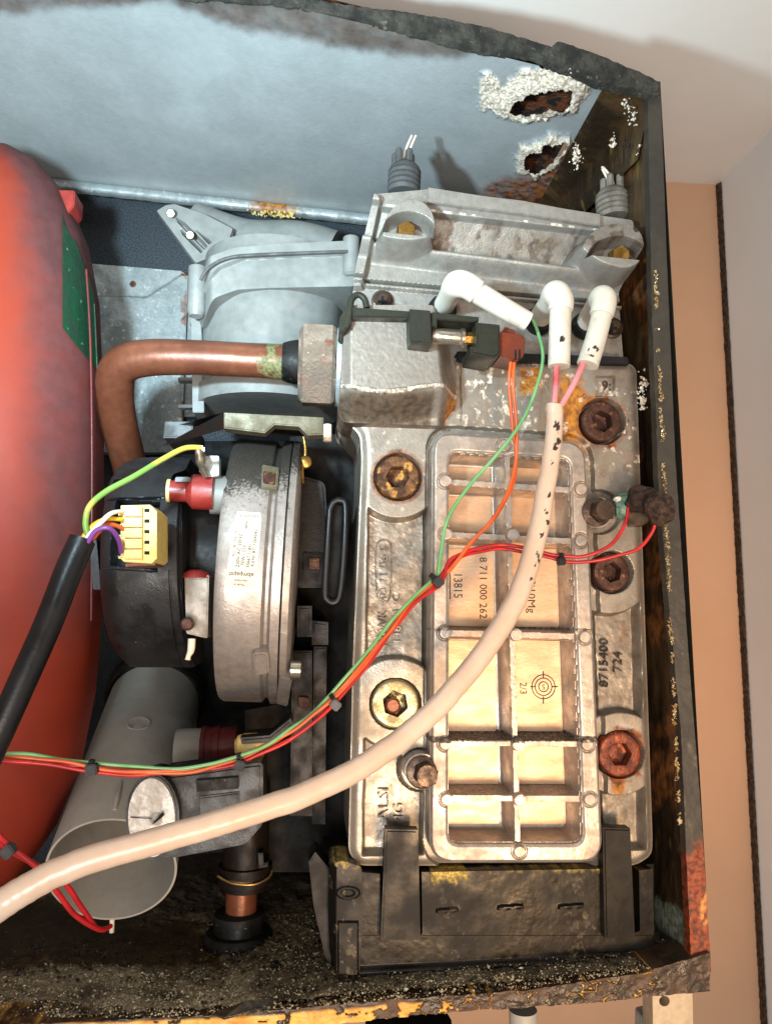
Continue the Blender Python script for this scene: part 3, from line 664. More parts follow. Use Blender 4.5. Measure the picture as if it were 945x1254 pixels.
# ================================================================== COPPER PIPE
cp = thing('copper_pipe', 'bent copper pipe joined by a big hex nut to the exchanger outlet', 'pipe', P(140, 560, .1))
o = tube('tube', M['copper'], cp, [(172, 640, .17, 19), (160, 575, .125, 20), (144, 510, .085, 22), (141, 468, .065, 23), (152, 446, .055, 23), (185, 438, .05, 22.5), (240, 438, .047, 21.5), (300, 441, .045, 21.5), (340, 443, .045, 22), (375, 444, .045, 22)], 36, 10)
q = np.array([v.co[:] for v in o.data.vertices])+np.array(root_loc(cp)); vx, vy = QA(q)
for k, a in (('verd', .85*sst(300, 330, vx)*sst(360, 345, vx)*sst(.25, .5, fbm(vx/9, vy/9, 3))), ('soot', .8*sst(344, 352, vx)+.35*sst(422, 416, vy)*sst(180, 250, vx))):
    at = o.data.attributes.new(k, 'FLOAT', 'POINT'); at.data.foreach_set('value', a.astype(np.float32))
tube('joint_collar', M['rubberb'], cp, [(346, 443, .045, 23.5), (356, 443.5, .045, 26), (368, 444, .045, 27)], 24, 4, wob=.1)
nc = P(366, 448, .045); ne = P(411, 450, .045); ax = ne-nc; Ln = ax.length
stack('nut', M['brass'], cp, nc, ax, [(0, .0245, 0), (.0015, .0285, 1), (.003, .0300, 1), (Ln-.003, .0300, 1), (Ln-.001, .0285, 1), (Ln, .0245, 0)], 72, rot=math.radians(10), sharp=25)
stack('washer', M['galv'], cp, ne, ax, [(0, .0265), (.003, .0275), (.0045, .0265), (.006, .0275), (.0085, .0265)], 48)

# ================================================================== HEAT EXCHANGER
hx = thing('heat_exchanger', 'corroded cast aluminium heat exchanger with ribbed cover plate and rusty bolts', 'heat exchanger', P(610, 1060, .06))
YBF = .016
bo = fillet([(424, 432), (775, 444), (781, 452), (791, 740), (801, 1030), (800, 1049), (780, 1062), (440, 1062), (427, 1046), (432, 820), (443, 560), (441, 532), (415, 505)], [2, 8, 6, 10, 6, 10, 10, 14, 14, 20, 20, 6, 6])
BOLTS = [(487, 584, 29, 'boltrust'), (737, 516, 28, 'boltrust2'), (749, 701, 25.5, 'boltrust2'), (759, 924, 29, 'boltrust3'), (484, 862, 31, 'boltclean')]
def rect(x0, y0, x1, y1): return [(x0, y0), (x1, y0), (x1, y1), (x0, y1)]
def pockets(X, Y):
    a = np.maximum(d_poly(X, Y, [(451, 622), (524, 600), (524, 860), (447, 860)]), np.maximum(-d_circ(X, Y, 487, 580, 55), -d_circ(X, Y, 484, 866, 60)))
    b = np.maximum(d_poly(X, Y, [(446, 905), (470, 900), (520, 960), (518, 1046), (444, 1048)]), np.maximum(-d_circ(X, Y, 484, 862, 56), -d_circ(X, Y, 517, 945, 26)))
    c_ = np.maximum(d_poly(X, Y, [(728, 725), (783, 738), (787, 900), (730, 900)]), np.maximum(-d_circ(X, Y, 747, 700, 52), -d_circ(X, Y, 760, 926, 54)))
    d_ = np.maximum(d_poly(X, Y, [(735, 940), (789, 940), (791, 1040), (735, 1042)]), -d_circ(X, Y, 757, 922, 53))
    return np.minimum(np.minimum(a, b), np.minimum(c_, d_))
def cov_outline(X, Y, g=0):
    o = d_poly(X, Y, COVP)
    o = np.minimum(o, np.minimum(d_circ(X, Y, 733, 627, 19), d_circ(X, Y, 517, 945, 21)))
    # soft join of the two ears
    return o-g
COVP = fillet([(530, 528), (717, 541), (739, 1057), (526, 1057)], [26, 26, 30, 30], 8)
def body_h(X, Y):
    h = np.full(X.shape, YBF)
    pk = pockets(X, Y)
    h += .011*sst(1.5, -3.5, pk)
    h -= .0005*fbm(X/7, Y/7, 71, 3)*sst(0, -4, pk)
    for (x, y, r, _) in BOLTS: h += .007*sst(1.2, -1.0, d_circ(X, Y, x, y, r)); h -= .002*sst(11, 8, np.abs(np.hypot(X-x, Y-y)-r-4)-4)*0
    h += .005*sst(0, -2, cov_outline(X, Y, 9))+.03*sst(-3, -6, cov_outline(X, Y))      # channel round the cover
    h += .0025*sst(1, -1, d_poly(X, Y, rect(730, 461, 752, 485)))
    h += .003*sst(14, 0, -d_poly(X, Y, bo))**2
    h += .0014*sst(1.3, .3, np.abs(X-563-(Y-430)*.02))*sst(518, 512, Y)
    return h
def g_body(X, Y): return np.clip(.28+.5*sst(.5, .7, fbm(X/26, Y/26, 15))*sst(900, 620, Y)+.45*sst(.3, .0, (X-420)/330.)*0+.55*sst(4, -2, pockets(X, Y))*sst(.35, .6, fbm(X/12, Y/12, 5)) + .5*sst(715, 740, X)*sst(.35, .65, fbm(X/18, Y/22, 25))-.2*sst(700, 900, Y)*sst(520, 440, X), 0, 1)*.5
def o_body(X, Y):
    a = sst(46, 4, np.hypot((X-700), (Y-505)*.55)+(fbm(X/9, Y/9, 2)-.5)*30)
    b = sst(26, 6, np.hypot(X-648, (Y-465))+(fbm(X/8, Y/8, 3)-.5)*18)
    c_ = sst(14, 2, np.hypot((X-757)*1.0, (Y-962)*.6))
    return np.clip(np.maximum(np.maximum(a, b), c_), 0, 1)
def r_body(X, Y): return np.clip(.5*sst(9, 1, np.abs(np.hypot(X-759, Y-924)-30))+.6*sst(7, 1, np.abs(np.hypot(X-487, Y-584)-31))+.5*sst(8, 1, np.abs(np.hypot(X-737, Y-516)-30))+.6*sst(9, 0, np.hypot(X-757, (Y-960)*.5))+.35*sst(.55, .7, fbm(X/14, Y/14, 66))*sst(720, 735, X), 0, 1)
def c_body(X, Y): return .7*sst(.5, .75, fbm(X/8, Y/12, 44))*sst(526, 519, Y)*sst(560, 590, X)*sst(690, 650, X) + .55*sst(.62, .72, fbm(X/10, Y/10, 48))*sst(620, 560, Y)
relief('body', M['cast'], hx, (408, 425, 806, 1068), 1, YBF, lambda X, Y: d_poly(X, Y, bo), body_h, .13, {'grime_shade': g_body, 'ochre': o_body, 'rust': r_body, 'crust': c_body})
# outlet hump
HP = fillet([(422, 384), (528, 384), (545, 400), (560, 440), (563, 500), (548, 519), (425, 515), (415, 505)], [4, 6, 10, 10, 12, 12, 8, 6])
def hump_h(X, Y):
    t = sst(0, 1, (Y-(478+.06*(X-420)+6*np.sin((X-420)/26)))/34)
    h = -.014+.020*t
    f = sst(536, 566, X+(Y-500)*-.10*(Y < 500)); h += .024*f
    h += .006*sst(0, 1, (X-430)/-14)
    h -= .0003*fbm(X/4, Y/4, 33, 3)
    h -= .0016*sst(3.5, .5, np.abs(Y-(478+.06*(X-420)+6*np.sin((X-420)/26))))*sst(.4, .6, vn(X/4, Y/4, 8))
    return h
relief('outlet_hump', M['hump'], hx, (410, 378, 570, 526), .8, -.0, lambda X, Y: d_poly(X, Y, HP), hump_h, .05,
       {'grime_shade': lambda X, Y: np.clip(.75*sst(478, 492, Y)*sst(535, 525, X)+.55*sst(528, 560, X)*sst(430, 480, Y), 0, 1), 'ochre': lambda X, Y: .65*sst(535, 552, X)*sst(440, 490, Y), 'crust': lambda X, Y: .55*sst(5, 1, np.abs(Y-(478+.06*(X-420)+6*np.sin((X-420)/26))))})
# cover plate
RIB = [(546, 589, 711, 600), (546, 654, 712, 663), (545, 775, 716, 780), (545, 911, 719, 912), (547, 979, 722, 980)]
BOSS = [(545, 589), (711, 599), (546, 654), (711, 662), (545, 775), (716, 780), (545, 911), (719, 912), (547, 979), (722, 979), (636, 1043), (617, 546), (628, 655), (632, 777), (635, 912), (637, 980)]
def rib_d(X, Y):
    d = d_seg(X, Y, 622, 545, 636, 1045)-2.2
    for s in RIB: d = np.minimum(d, d_seg(X, Y, *s)-2.6)
    return d
INN = fillet([(550, 553), (697, 562), (714, 1034), (549, 1034)], [12, 12, 14, 14], 8)
def cov_h(X, Y):
    inn = d_poly(X, Y, INN); rd = rib_d(X, Y); xr = 622+(Y-545)*.028
    cell = np.minimum(-inn, rd)          # positive inside a cell
    wall = sst(0, 1, cell/4.5)
    h = .0245*wall + .002*sst(2, 7, cell)
    h = np.where(inn < 0, np.maximum(h, .0035), h)
    h += .0025*sst(5, 0, -d_poly(X, Y, COVP))**2
    dip = .0012*sst(4, 0, np.abs(inn+0)-0)*(inn > 0)
    h += dip
    for (x, y) in BOSS:
        dc = np.hypot(X-x, Y-y); b = sst(8.6, 7.4, dc); h = h*(1-b)+(-.0008)*b
        h += .0013*sst(2.2, .4, np.abs(dc-8.6))*(inn > -1)
    h -= .00012*fbm(X/5, Y/5, 12, 3)
    return h
cell_m = lambda X, Y: sst(4, 5.5, np.minimum(-d_poly(X, Y, INN), rib_d(X, Y)))
cs = lambda X, Y: np.clip(.62*sst(6, 3, np.abs(Y-905.5))+.5*sst(3, 1, np.abs(Y-771))+.35*sst(4, 2, np.abs(Y-974)), 0, 1)
relief('cover_plate', M['cover'], hx, (494, 520, 756, 1064), .7, 0, lambda X, Y: cov_outline(X, Y), cov_h, .022,
       {'soot': cs, 'grime_shade': lambda X, Y: .34*sst(.4, .65, fbm(X/12, Y/12, 6))*(1-cell_m(X, Y))*sst(3, 0, -d_poly(X, Y, INN))+.45*sst(10, 2, np.hypot(X-719, (Y-690)*.6))})
# machined pads that line the cells
ys = [(560, 589), (597, 654), (664, 775), (782, 911), (917, 979), (986, 1030)]
for k, (a, b) in enumerate(ys):
    for side in (0, 1):
        xr = 622+((a+b)/2-545)*.028
        x0, x1 = ((553, xr-8) if side == 0 else (xr+7, 703+((a+b)/2-560)*.03))
        sh = 1.0/.944
        prism('cell_pad', M['floorcell'], hx, rect(x0+1, a+4, x1-3, b-6), .0252, .028, bev=.0006, r=3, yp=0)
def on_pad(x, y): return P(x, y, .0252)
text('stamped_text', '8 711 000 262', M['stamp'], hx, on_pad, 591, 720, 13, math.pi/2, .0003, 1.0)
text('stamped_text', '13815', M['stamp'], hx, on_pad, 560, 717, 15, math.pi/2, .0003, .85)
text('stamped_text', 'AlSi10Mg', M['stamp'], hx, on_pad, 650, 724, 13, math.pi/2, .0003, 1.1)
text('stamped_text', '2/3', M['stamp'], hx, on_pad, 640, 843, 12, math.pi/2, .0003, 1.0)
prism('stamped_line', M['stamp'], hx, [(550, 702), (551.4, 702), (551.4, 734), (550, 734)], .0249, .0256, bev=0)
tgt = P(665, 841, .0252)
for r in (14.5, 10.5, 6.0):
    V = []; Fc = []; k = 48
    for i in range(k):
        for rr in (r-.6, r+.6): V.append((tgt.x+rr*S(.025)*math.cos(i/k*6.2832), .0249, tgt.z+rr*S(.025)*math.sin(i/k*6.2832)))
    for i in range(k): j = (i+1) % k; Fc.append((2*i, 2*i+1, 2*j+1, 2*j))
    mk('stamped_ring', V, Fc, M['stamp'], hx)
for a in (rect(649, 840.4, 655, 841.6), rect(675, 840.4, 683, 841.6), rect(664.4, 822, 665.6, 830), rect(664.4, 853, 665.6, 862)): prism('stamped_tick', M['stamp'], hx, a, .0248, .0256, bev=0)
text('stamped_text', '5', M['stamp'], hx, on_pad, 665, 841, 9, math.pi, .0003)
def on_pk(x, y): return P(x, y, YBF+.0092)
text('embossed_text', '03 11 06 S', M['embl'], hx, on_pk, 470, 702, 14, -math.pi/2, .0012, 1.1)
text('embossed_text', 'PAWK', M['embl'], hx, on_pk, 469, 770, 17, -math.pi/2, .0012, .9)
text('embossed_text', '136 54  C', M['embl'], hx, on_pk, 486, 758, 14, -math.pi/2, .0012, 1.1)
text('embossed_text', 'ALSI', M['embl'], hx, on_pk, 470, 985, 19, -math.pi/2, .0012, 1.2)
text('embossed_text', 'MG', M['embl'], hx, on_pk, 488, 998, 18, -math.pi/2, .0012, 1.05)
text('embossed_text', '8715400', M['stamp'], hx, on_pk, 739, 812, 15, -math.pi/2, .0012, 1.15)
text('embossed_text', '724', M['stamp'], hx, on_pk, 756, 811, 15, -math.pi/2, .0012, 1.15)
text('embossed_text', '9:', M['stamp'], hx, lambda x, y: P(x, y, YBF+.002), 742, 473, 17, -math.pi/2*0, .0008, 1)
# boxed frame round the date
tube('embossed_frame', M['embl'], hx, [(462, 732, YBF+.0105, 1.1), (460, 700, YBF+.0105, 1.1), (462, 665, YBF+.0105, 1.1), (478, 665, YBF+.0105, 1.1), (479, 700, YBF+.0105, 1.1), (477, 732, YBF+.0105, 1.1), (470, 736, YBF+.0105, 1.1), (462, 732, YBF+.0105, 1.1)], 6, 4)
# socket bolts
for i, (x, y, r, mt) in enumerate(BOLTS):
    yy = YBF-.002; R = (r-1.6)*S(yy); c0 = P(x, y, yy)
    o = stack('socket_bolt', M[mt], hx, c0, (0, 1, 0), [(.010, R, 0), (.0015, R, 0), (.0003, R*.94, 0), (0, R*.88, 0), (.0002, R*.74, 0), (.0002, R*.56, 1), (.0012, R*.53, 1), (.008, R*.50, 1), (.009, R*.3, 0), (.0085, 0.0001, 0)], 60, rot=.35*i, sharp=30, cap0=False)
    if i == 4: o['label'] = 'clean zinc socket bolt'
    if i == 3: o['label'] = 'bright orange rusted socket bolt'
stack('bolt_core', M['copper'], hx, P(481, 864, YBF), (0, 1, 0), [(-.001, .0035), (0, .0048), (.006, .005)], 20)
for x, y, yy in ((733, 627, -.001), (519, 946, -.001)):
    R = 17*S(yy)
    stack('bolt_washer', M['boltdark'], hx, P(x-3, y, yy), (0, -1, 0), [(-.001, R*1.1), (.001, R*1.1), (.0014, R*1.0)], 36)
    stack('hex_bolt', M['boltdark'], hx, P(x, y, yy), (0.05, -1, 0), [(0, R*.86, 1), (.0085, R*.86, 1), (.0100, R*.72, 0), (.0102, R*.3, 0)], 48, rot=.3, sharp=25)

# ---------------- burner hood
hd = thing('burner_hood', 'grey cast burner hood with two round lugs bolted on top of the exchanger', 'burner hood', P(600, 437, .05))
HO = fillet([(459, 236), (524, 230), (640, 244), (735, 262), (776, 268), (781, 312), (764, 346), (769, 372), (774, 438), (424, 432), (430, 372), (437, 318)], [5, 3, 3, 3, 4, 10, 8, 3, 3, 3, 6, 8])
def ell(X, Y, cx, cy, a, b): return (np.hypot((X-cx)/a, (Y-cy)/b)-1)*min(a, b)
LUG1 = [(462, 305), (464, 285), (474, 266), (492, 255), (512, 256), (526, 268), (532, 284), (530, 306), (500, 312), (470, 308)]
LUG2 = [(697, 318), (706, 300), (722, 288), (742, 283), (766, 285), (778, 300), (781, 320), (772, 338), (755, 345), (725, 338)]
def hood_h(X, Y):
    l_top = 258+.115*(X-530)           # lower edge of the bright top band
    l_rec = 292+.125*(X-530)           # lower edge of recessed face
    l_mid = 334+.090*(X-450)           # groove above the plate
    t1 = np.clip((Y-l_top)/(l_rec-l_top), 0, 1)
    h = np.full(X.shape, .014)
    h = h + .005*sst(-1, 2.5, Y-l_top) + .013*t1          # face leaning inwards under the top band
    h = h - .020*sst(-2, 15, Y-l_rec)                     # rounded sill
    h = h + .012*sst(15, 32, Y-l_rec)
    h = h + .008*sst(-2, 0, Y-l_mid) - .009*sst(3, 4.5, Y-l_mid)
    h = h + .004*sst(7, 8.5, Y-l_mid)
    for L_, bx in ((LUG1, 497), (LUG2, 748)):
        d = d_poly(X, Y, fillet(L_, 12)); k = sst(3.5, -4.5, d)
        h = h*(1-k)+(-.004)*k
    # cut-outs holding the two bolts
    c1 = np.maximum(ell(X, Y, 496, 302, 33, 27), Y-(297+.10*(X-470))); c2 = np.maximum(ell(X, Y, 746, 330, 36, 26), Y-(325+.10*(X-725)))
    h = h+.018*sst(1.8, -1.8, c1)+.016*sst(1.8, -1.8, c2)
    # left slanted flange
    h = h - .008*sst(13, 7, d_seg(X, Y, 456, 250, 436, 340))*(Y < 345)*(1-sst(2, -2, d_poly(X, Y, LUG1)))
    h = h-.0002*fbm(X/6, Y/6, 10, 3)
    return h
relief('hood_casting', M['hood'], hd, (418, 222, 788, 444), .55, .012, lambda X, Y: d_poly(X, Y, HO), hood_h, .11,
       {'grime_shade': lambda X, Y: .42*sst(258+.115*(X-530)-1, 258+.115*(X-530)+4, Y)*sst(300+.12*(X-530), 290+.12*(X-530), Y)*(X > 528)+.3*sst(.5, .7, fbm(X/10, Y/10, 8)),  # first term paints shade into the down-facing recess, second is patchy grime
        'rust': lambda X, Y: .8*sst(12, 5, np.hypot(X-536, Y-300))+.55*sst(18, 4, np.hypot(X-560, Y-368)), 'crust': lambda X, Y: .8*sst(2.5, .5, np.abs(Y-(256+.115*(X-530))))*sst(.45, .6, vn(X/7, 3+0*X, 9)), 'soot': lambda X, Y: .9*sst(6, 3, np.hypot(X-767, (Y-293)*.8))})
prism('top_slab', M['hood'], hd, [(524, 229), (735, 262), (735, 277), (640, 262), (524, 247)], .010, .10, bev=.0012, r=1.5)
for x, y in ((495, 289), (752, 318)):
    R = 13*S(0)
    stack('hex_bolt', M['boltbrass'], hd, P(x, y, .014), (0, -1, -.15), [(-.001, R*1.0, 1), (.011, R*1.0, 1), (.0118, R*.93, 1), (.012, R*.3, 0)], 48, rot=.5, sharp=25)
for x, y in ((468, 369), (749, 402)):
    R = 13*S(.02); c0 = P(x, y, .026)
    s_ = stack('pan_screw', M['boltdark'], hd, c0, (0, -1, 0), [(0, R*1.1), (.0015, R*1.08), (.002, R*.85), (.005, R*.75), (.0068, R*.45), (.007, .0004)], 32)
    prism('cross_slot', M['void'], s_, [(x-6, y-1.3), (x+6, y-1.3), (x+6, y+1.3), (x-6, y+1.3)], .0186, .022, bev=0, yp=.019)
    prism('cross_slot', M['void'], s_, [(x-1.3, y-6), (x+1.3, y-6), (x+1.3, y+6), (x-1.3, y+6)], .0184, .022, bev=0, yp=.019)
prism('gap_shade', M['black'], hd, [(560, 430), (768, 437), (770, 446), (560, 441)], .013, .03, bev=.0003)  # black strip added to stand for the shaded gap under the hood

# rubber grommets with cut wires
for nm, (x, y, r, mt, lb, tilt) in enumerate(((494, 226, 21.5, 'rubber', 'dark grey ribbed rubber grommet with two cut wires at left of the hood', 0), (751, 256, 22, 'rubberw', 'dusty tan ribbed rubber grommet with bent cut wires at right of the hood', .0))):
    yy = .05; g = thing('rubber_grommet', lb, 'grommet', P(x, y, yy), 'ribbed rubber grommets on the burner hood')
    R = r*S(yy); c0 = P(x, y+12, yy); rg = [(0, R*.96)]; t = .003
    for k in range(4):
        rg += [(t, R*1.0), (t+.0005, R*.86), (t+.0011, R*.86), (t+.0016, R*1.0)]; t += .0040
    rg += [(t, R*.93), (t+.003, R*.72), (t+.0035, R*.5)]
    stack('ribbed_body', M[mt], g, c0, (.05-.1*nm, 0, 1), rg, 40, sharp=60)
    top = c0+Vector((0, 0, t+.003))
    for k in range(5):
        a = k/5*6.28+.3; q = top+Vector((math.cos(a)*R*.52, math.sin(a)*R*.52, -.002))
        stack('prong', M[mt], g, q, (0, 0, 1), [(0, .0028), (.011, .0026), (.012, .0018)], 8)
    if nm == 0:
        for dx in (-2, 3): tube('cut_wire', M['wwhite'], g, [(x+dx+1, 196, yy, 1.6), (x+dx+6, 180, yy, 1.6), (x+dx+12, 166, yy, 1.4)], 8, 4)
    else:
        tube('cut_wire', M['wwhite'], g, [(x-3, 226, yy, 1.7), (x-8, 218, yy, 1.8), (x-14, 207, yy, 1.6)], 8, 4)
        tube('cut_wire', M['wwhite'], g, [(x, 226, yy, 1.7), (x-4, 216, yy, 1.8), (x-12, 206, yy, 1.8), (x-15, 205, yy, 1.5)], 8, 4)

# ================================================================== ELECTRODE BOOTS
def soot_attr(o, root, fns):
    q = np.array([v.co[:] for v in o.data.vertices])+np.array(root_loc(root)); vx, vy = QA(q)
    for k, fn in fns.items():
        at = o.data.attributes.new(k, 'FLOAT', 'POINT'); at.data.foreach_set('value', np.asarray(fn(vx, vy), np.float32))
boots = [
    ([(541, 378, .024, 13), (548, 366, .005, 13.5), (553, 356, -.012, 14)], [(553, 356, -.012, 15), (560, 348, -.026, 17.5), (572, 350, -.030, 17), (584, 358, -.030, 16.2)], [(582, 357, -.030, 14.2), (612, 375, -.028, 13.8), (646, 394, -.026, 12.5)], 'long white silicone boot lying diagonally at the left of the three', lambda x, y: 0*x),
    ([(659, 392, .022, 14), (668, 378, .004, 14), (676, 368, -.014, 14.5)], [(674, 370, -.014, 15), (680, 360, -.028, 17.5), (686, 368, -.032, 16.8), (686, 380, -.032, 16)], [(686, 378, -.032, 14), (685, 410, -.032, 14), (684, 449, -.032, 14.2)], 'middle white silicone boot hanging straight down with small burn marks', lambda x, y: .95*sst(5, 2.5, np.hypot(x-688, (y-415)*.8))),
    ([(716, 398, .022, 13), (724, 384, .004, 13.5), (732, 372, -.014, 14)], [(730, 374, -.014, 14.5), (737, 365, -.028, 16.5), (739, 372, -.032, 16.2), (736, 386, -.032, 15.4)], [(737, 384, -.032, 13.4), (729, 415, -.032, 13.6), (719, 447, -.032, 14.2)], 'right white silicone boot leaning left with a scorched lower end', lambda x, y: .95*sst(11, 4, np.hypot(x-726, (y-430)))*sst(.3, .5, vn(x/4, y/4, 3))),
]
for a, b, c_, lb, sf in boots:
    t = thing('electrode_boot', lb, 'electrode boot', P(a[0][0], a[0][1], a[0][2]), 'white silicone boots on the electrodes')
    tube('stem', M['white'], t, a, 28, 6); tube('elbow', M['white'], t, b, 32, 8); o = tube('sleeve', M['white'], t, c_, 32, 14)
    soot_attr(o, t, {'soot': sf, 'grime_shade': lambda x, y: .25*sst(.5, .7, fbm(x/8, y/12, 4))})
    stack('base_ring', M['rubberb'], t, P(a[0][0], a[0][1]+2, .022), (0, -1, 0), [(0, 19*S(.02)), (.004, 18*S(.02)), (.006, 15*S(.02))], 32)

# ignition sleeve with pink leads
ig = thing('ignition_lead', 'thick translucent silicone sleeve curving from the electrode boots to lower left', 'cable sleeve', P(450, 940, -.06))
HS = [(679, 496, -.031, 10.5), (677, 540, -.030, 11), (668, 600, -.030, 11.8), (655, 665, -.032, 12.8), (634, 728, -.036, 13), (598, 790, -.042, 13.2), (552, 848, -.050, 13.4), (500, 898, -.058, 13.6), (438, 942, -.066, 13.8), (365, 976, -.074, 14.2), (280, 1004, -.082, 14.6), (190, 1030, -.088, 15), (100, 1056, -.093, 15.5), (40, 1084, -.096, 16), (-20, 1124, -.098, 16.5)]
o = tube('sleeve', M['hose'], ig, HS, 36, 22, jit=.0004)
soot_attr(o, ig, {'soot': lambda x, y: .9*np.maximum.reduce([sst(sz, sz*.5, np.hypot(x-cx, (y-cy)*.55)+(vn(x/1.6, y/1.6, 5)-.5)*4) for cx, cy, sz in ((682, 522, 4.5), (684, 540, 4), (680, 548, 3.5), (676, 567, 2.2), (672, 606, 2.4), (669, 628, 2.2), (671, 640, 3), (664, 655, 2.2), (658, 683, 3.4), (655, 694, 3), (649, 708, 2))])})
tube('pink_lead', M['pink'], ig, [(681, 446, -.032, 4), (680, 470, -.032, 4), (678, 500, -.031, 4)], 14, 5)
tube('pink_lead', M['pink'], ig, [(714, 444, -.032, 4.2), (703, 468, -.032, 4.2), (686, 498, -.031, 4)], 14, 5)

# ================================================================== SENSOR CLIP (olive bracket over hump)
sc = thing('sensor_clip', 'dark olive plastic clip holding a small metal sensor across the casting', 'sensor clip', P(520, 400, -.01))
prism('rail', M['olive'], sc, [(432, 376), (448, 377), (520, 382), (586, 388), (586, 393), (520, 390), (432, 388)], -.022, .008, bev=.0008)
tube('hook', M['olive'], sc, [(424, 402, -.018, 4.5), (428, 385, -.018, 4.5), (430, 368, -.018, 4.5), (438, 361, -.018, 4.2), (446, 366, -.018, 4.2), (449, 377, -.018, 4.2)], 10, 8)
prism('hook_foot', M['olive'], sc, [(416, 388), (426, 372), (432, 374), (430, 396), (420, 406), (415, 402)], -.020, .004, r=2)
prism('saddle', M['olive'], sc, [(501, 378), (527, 380), (529, 421), (502, 418)], -.030, .0, bev=.0012, r=2)
prism('guard', M['olive'], sc, [(529, 382), (586, 388), (586, 393), (576, 394), (535, 391), (535, 400), (529, 399)], -.029, -.005, bev=.0005)
prism('back_web', M['void'], sc, [(530, 388), (582, 393), (582, 402), (530, 398)], -.012, -.008, bev=0)
s0, s1 = P(528, 411, -.020), P(566, 414, -.020)
stack('sensor_barrel', M['steel'], sc, s0, s1-s0, [(0, .0045), (.001, .0050), ((s1-s0).length-.002, .0050), ((s1-s0).length-.001, .0060), ((s1-s0).length+.0008, .0060)], 32)
s2 = P(578, 415, -.020)
stack('sensor_hex', M['boltbrass'], sc, s1, s2-s1, [(0, .0040, 1), ((s2-s1).length, .0040, 1)], 36, sharp=25)
prism('plug_housing', M['olive'], sc, [(583, 394), (612, 397), (612, 434), (605, 438), (577, 433), (576, 424), (583, 424)], -.032, -.004, bev=.0012)
prism('plug', M['brown'], sc, [(612, 406), (640, 410), (643, 414), (641, 436), (634, 441), (612, 436)], -.028, -.006, bev=.0014, r=2)
prism('plug_latch', M['brown'], sc, [(618, 400), (630, 404), (632, 412), (616, 410)], -.022, -.01, r=1)
for k in range(2): prism('plug_slot', M['void'], sc, [(630+k*5, 428), (632+k*5, 428), (632+k*5, 440), (630+k*5, 440)], -.0284, -.02, bev=0)

# ================================================================== WIRING
lm = thing('wiring_loom', 'loom of red green and orange wires crossing the exchanger to the left edge', 'wire loom', P(530, 712, -.02))
J = [(533, 712, -.022), (500, 741, -.026), (470, 780, -.030), (438, 822, -.034), (405, 858, -.036), (370, 888, -.038), (335, 910, -.040), (292, 929, -.042), (240, 941, -.044), (180, 944, -.046), (112, 938, -.050), (50, 929, -.054), (-10, 926, -.058)]
def run(name, m, pre, offs, rr=2.2, seed=0):
    pts = list(pre)
    for i, (x, y, z) in enumerate(J):
        k = offs(i); pts.append((x+k[0], y+k[1], z+k[2], rr))
    tube(name, m, lm, pts, 10, 8, jit=.0010)
def of(a, b, am=2.6, ph=0.0, fr=1.1, z=.0015):
    return lambda i: (am*math.cos(ph+fr*i)*.7+a, am*math.sin(ph+fr*i)+b, z*math.cos(ph+fr*i+1.5))
Gp = [(652, 392, -.008, 2.2), (660, 410, -.016, 2.3), (663, 440, -.018, 2.3), (655, 480, -.018, 2.3), (633, 522, -.018, 2.3), (605, 560, -.018, 2.3), (572, 600, -.018, 2.3), (548, 640, -.018, 2.3), (540, 675, -.019, 2.3), (537, 698, -.021, 2.8)]
run('green_wire', M['wgreen'], Gp, of(-3, -3, 2.0, 0))
Rp = [(768, 622, -.018, 2.2), (763, 645, -.022, 2.3), (745, 668, -.024, 2.3), (715, 681, -.022, 2.3), (686, 681, -.018, 2.3), (650, 673, -.014, 2.3), (610, 668, -.012, 2.3), (575, 674, -.014, 2.3), (550, 688, -.018, 2.8)]
run('red_wire', M['wred'], Rp, of(3, 3, 2.2, 1.2))
Rq = [(801, 643, -.03, 2.2), (790, 664, -.028, 2.3), (765, 678, -.026, 2.3), (725, 686, -.022, 2.3), (686, 686, -.016, 2.3), (650, 678, -.012, 2.3), (610, 673, -.010, 2.3), (575, 678, -.012, 2.3), (548, 694, -.018, 2.8)]
run('red_wire', M['wred'], Rq, of(1, 5, 1.6, 2.4))
Op = [(626, 438, -.022, 2.4), (623, 470, -.020, 2.2), (627, 520, -.014, 2.2), (631, 560, -.012, 2.2), (627, 595, -.012, 2.2), (608, 630, -.014, 2.2), (580, 660, -.015, 2.2), (555, 690, -.018, 2.6)]
run('orange_wire', M['wor'], Op, of(2, -1, 2.2, 3.6))
Oq = [(630, 438, -.022, 2.4), (628, 470, -.022, 2.2), (631, 520, -.016, 2.2), (632, 560, -.014, 2.2), (624, 600, -.014, 2.2), (602, 638, -.016, 2.2), (576, 666, -.017, 2.2), (553, 694, -.020, 2.6)]
run('orange_wire', M['wor'], Oq, of(-1, 1, 2.0, 5.0))
def cable_tie(x, y, z, ang, s=1.0, hx_=0, hy_=9, parent=None, mt='black'):
    c0 = P(x, y, z); dx, dy = math.cos(ang), math.sin(ang)
    p1 = P(x-dx*3*s, y-dy*3*s, z); p2 = P(x+dx*3*s, y+dy*3*s, z)
    o = stack('cable_tie', M[mt], parent, p1, p2-p1, [(0, 8.2*s*S(z)), ((p2-p1).length, 8.2*s*S(z))], 20)
    hc = P(x+hx_*s, y+hy_*s, z-.004)
    box('tie_head', M[mt], o, hc-Vector((.003*s, .003*s, .0028*s)), hc+Vector((.003*s, .003*s, .0028*s)), .0006, Matrix.Rotation(-ang, 3, 'Y'))
cable_tie(532, 709, -.022, 2.3, 1, 4, 4, lm); cable_tie(409, 856, -.036, 2.4, .9, 2, 8, lm); cable_tie(294, 929, -.042, 2.85, .9, 0, 9, lm); cable_tie(112, 938, -.050, .1, .95, 1, 4, lm); cable_tie(686, 683, -.018, .05, .8, 1, 6, lm)
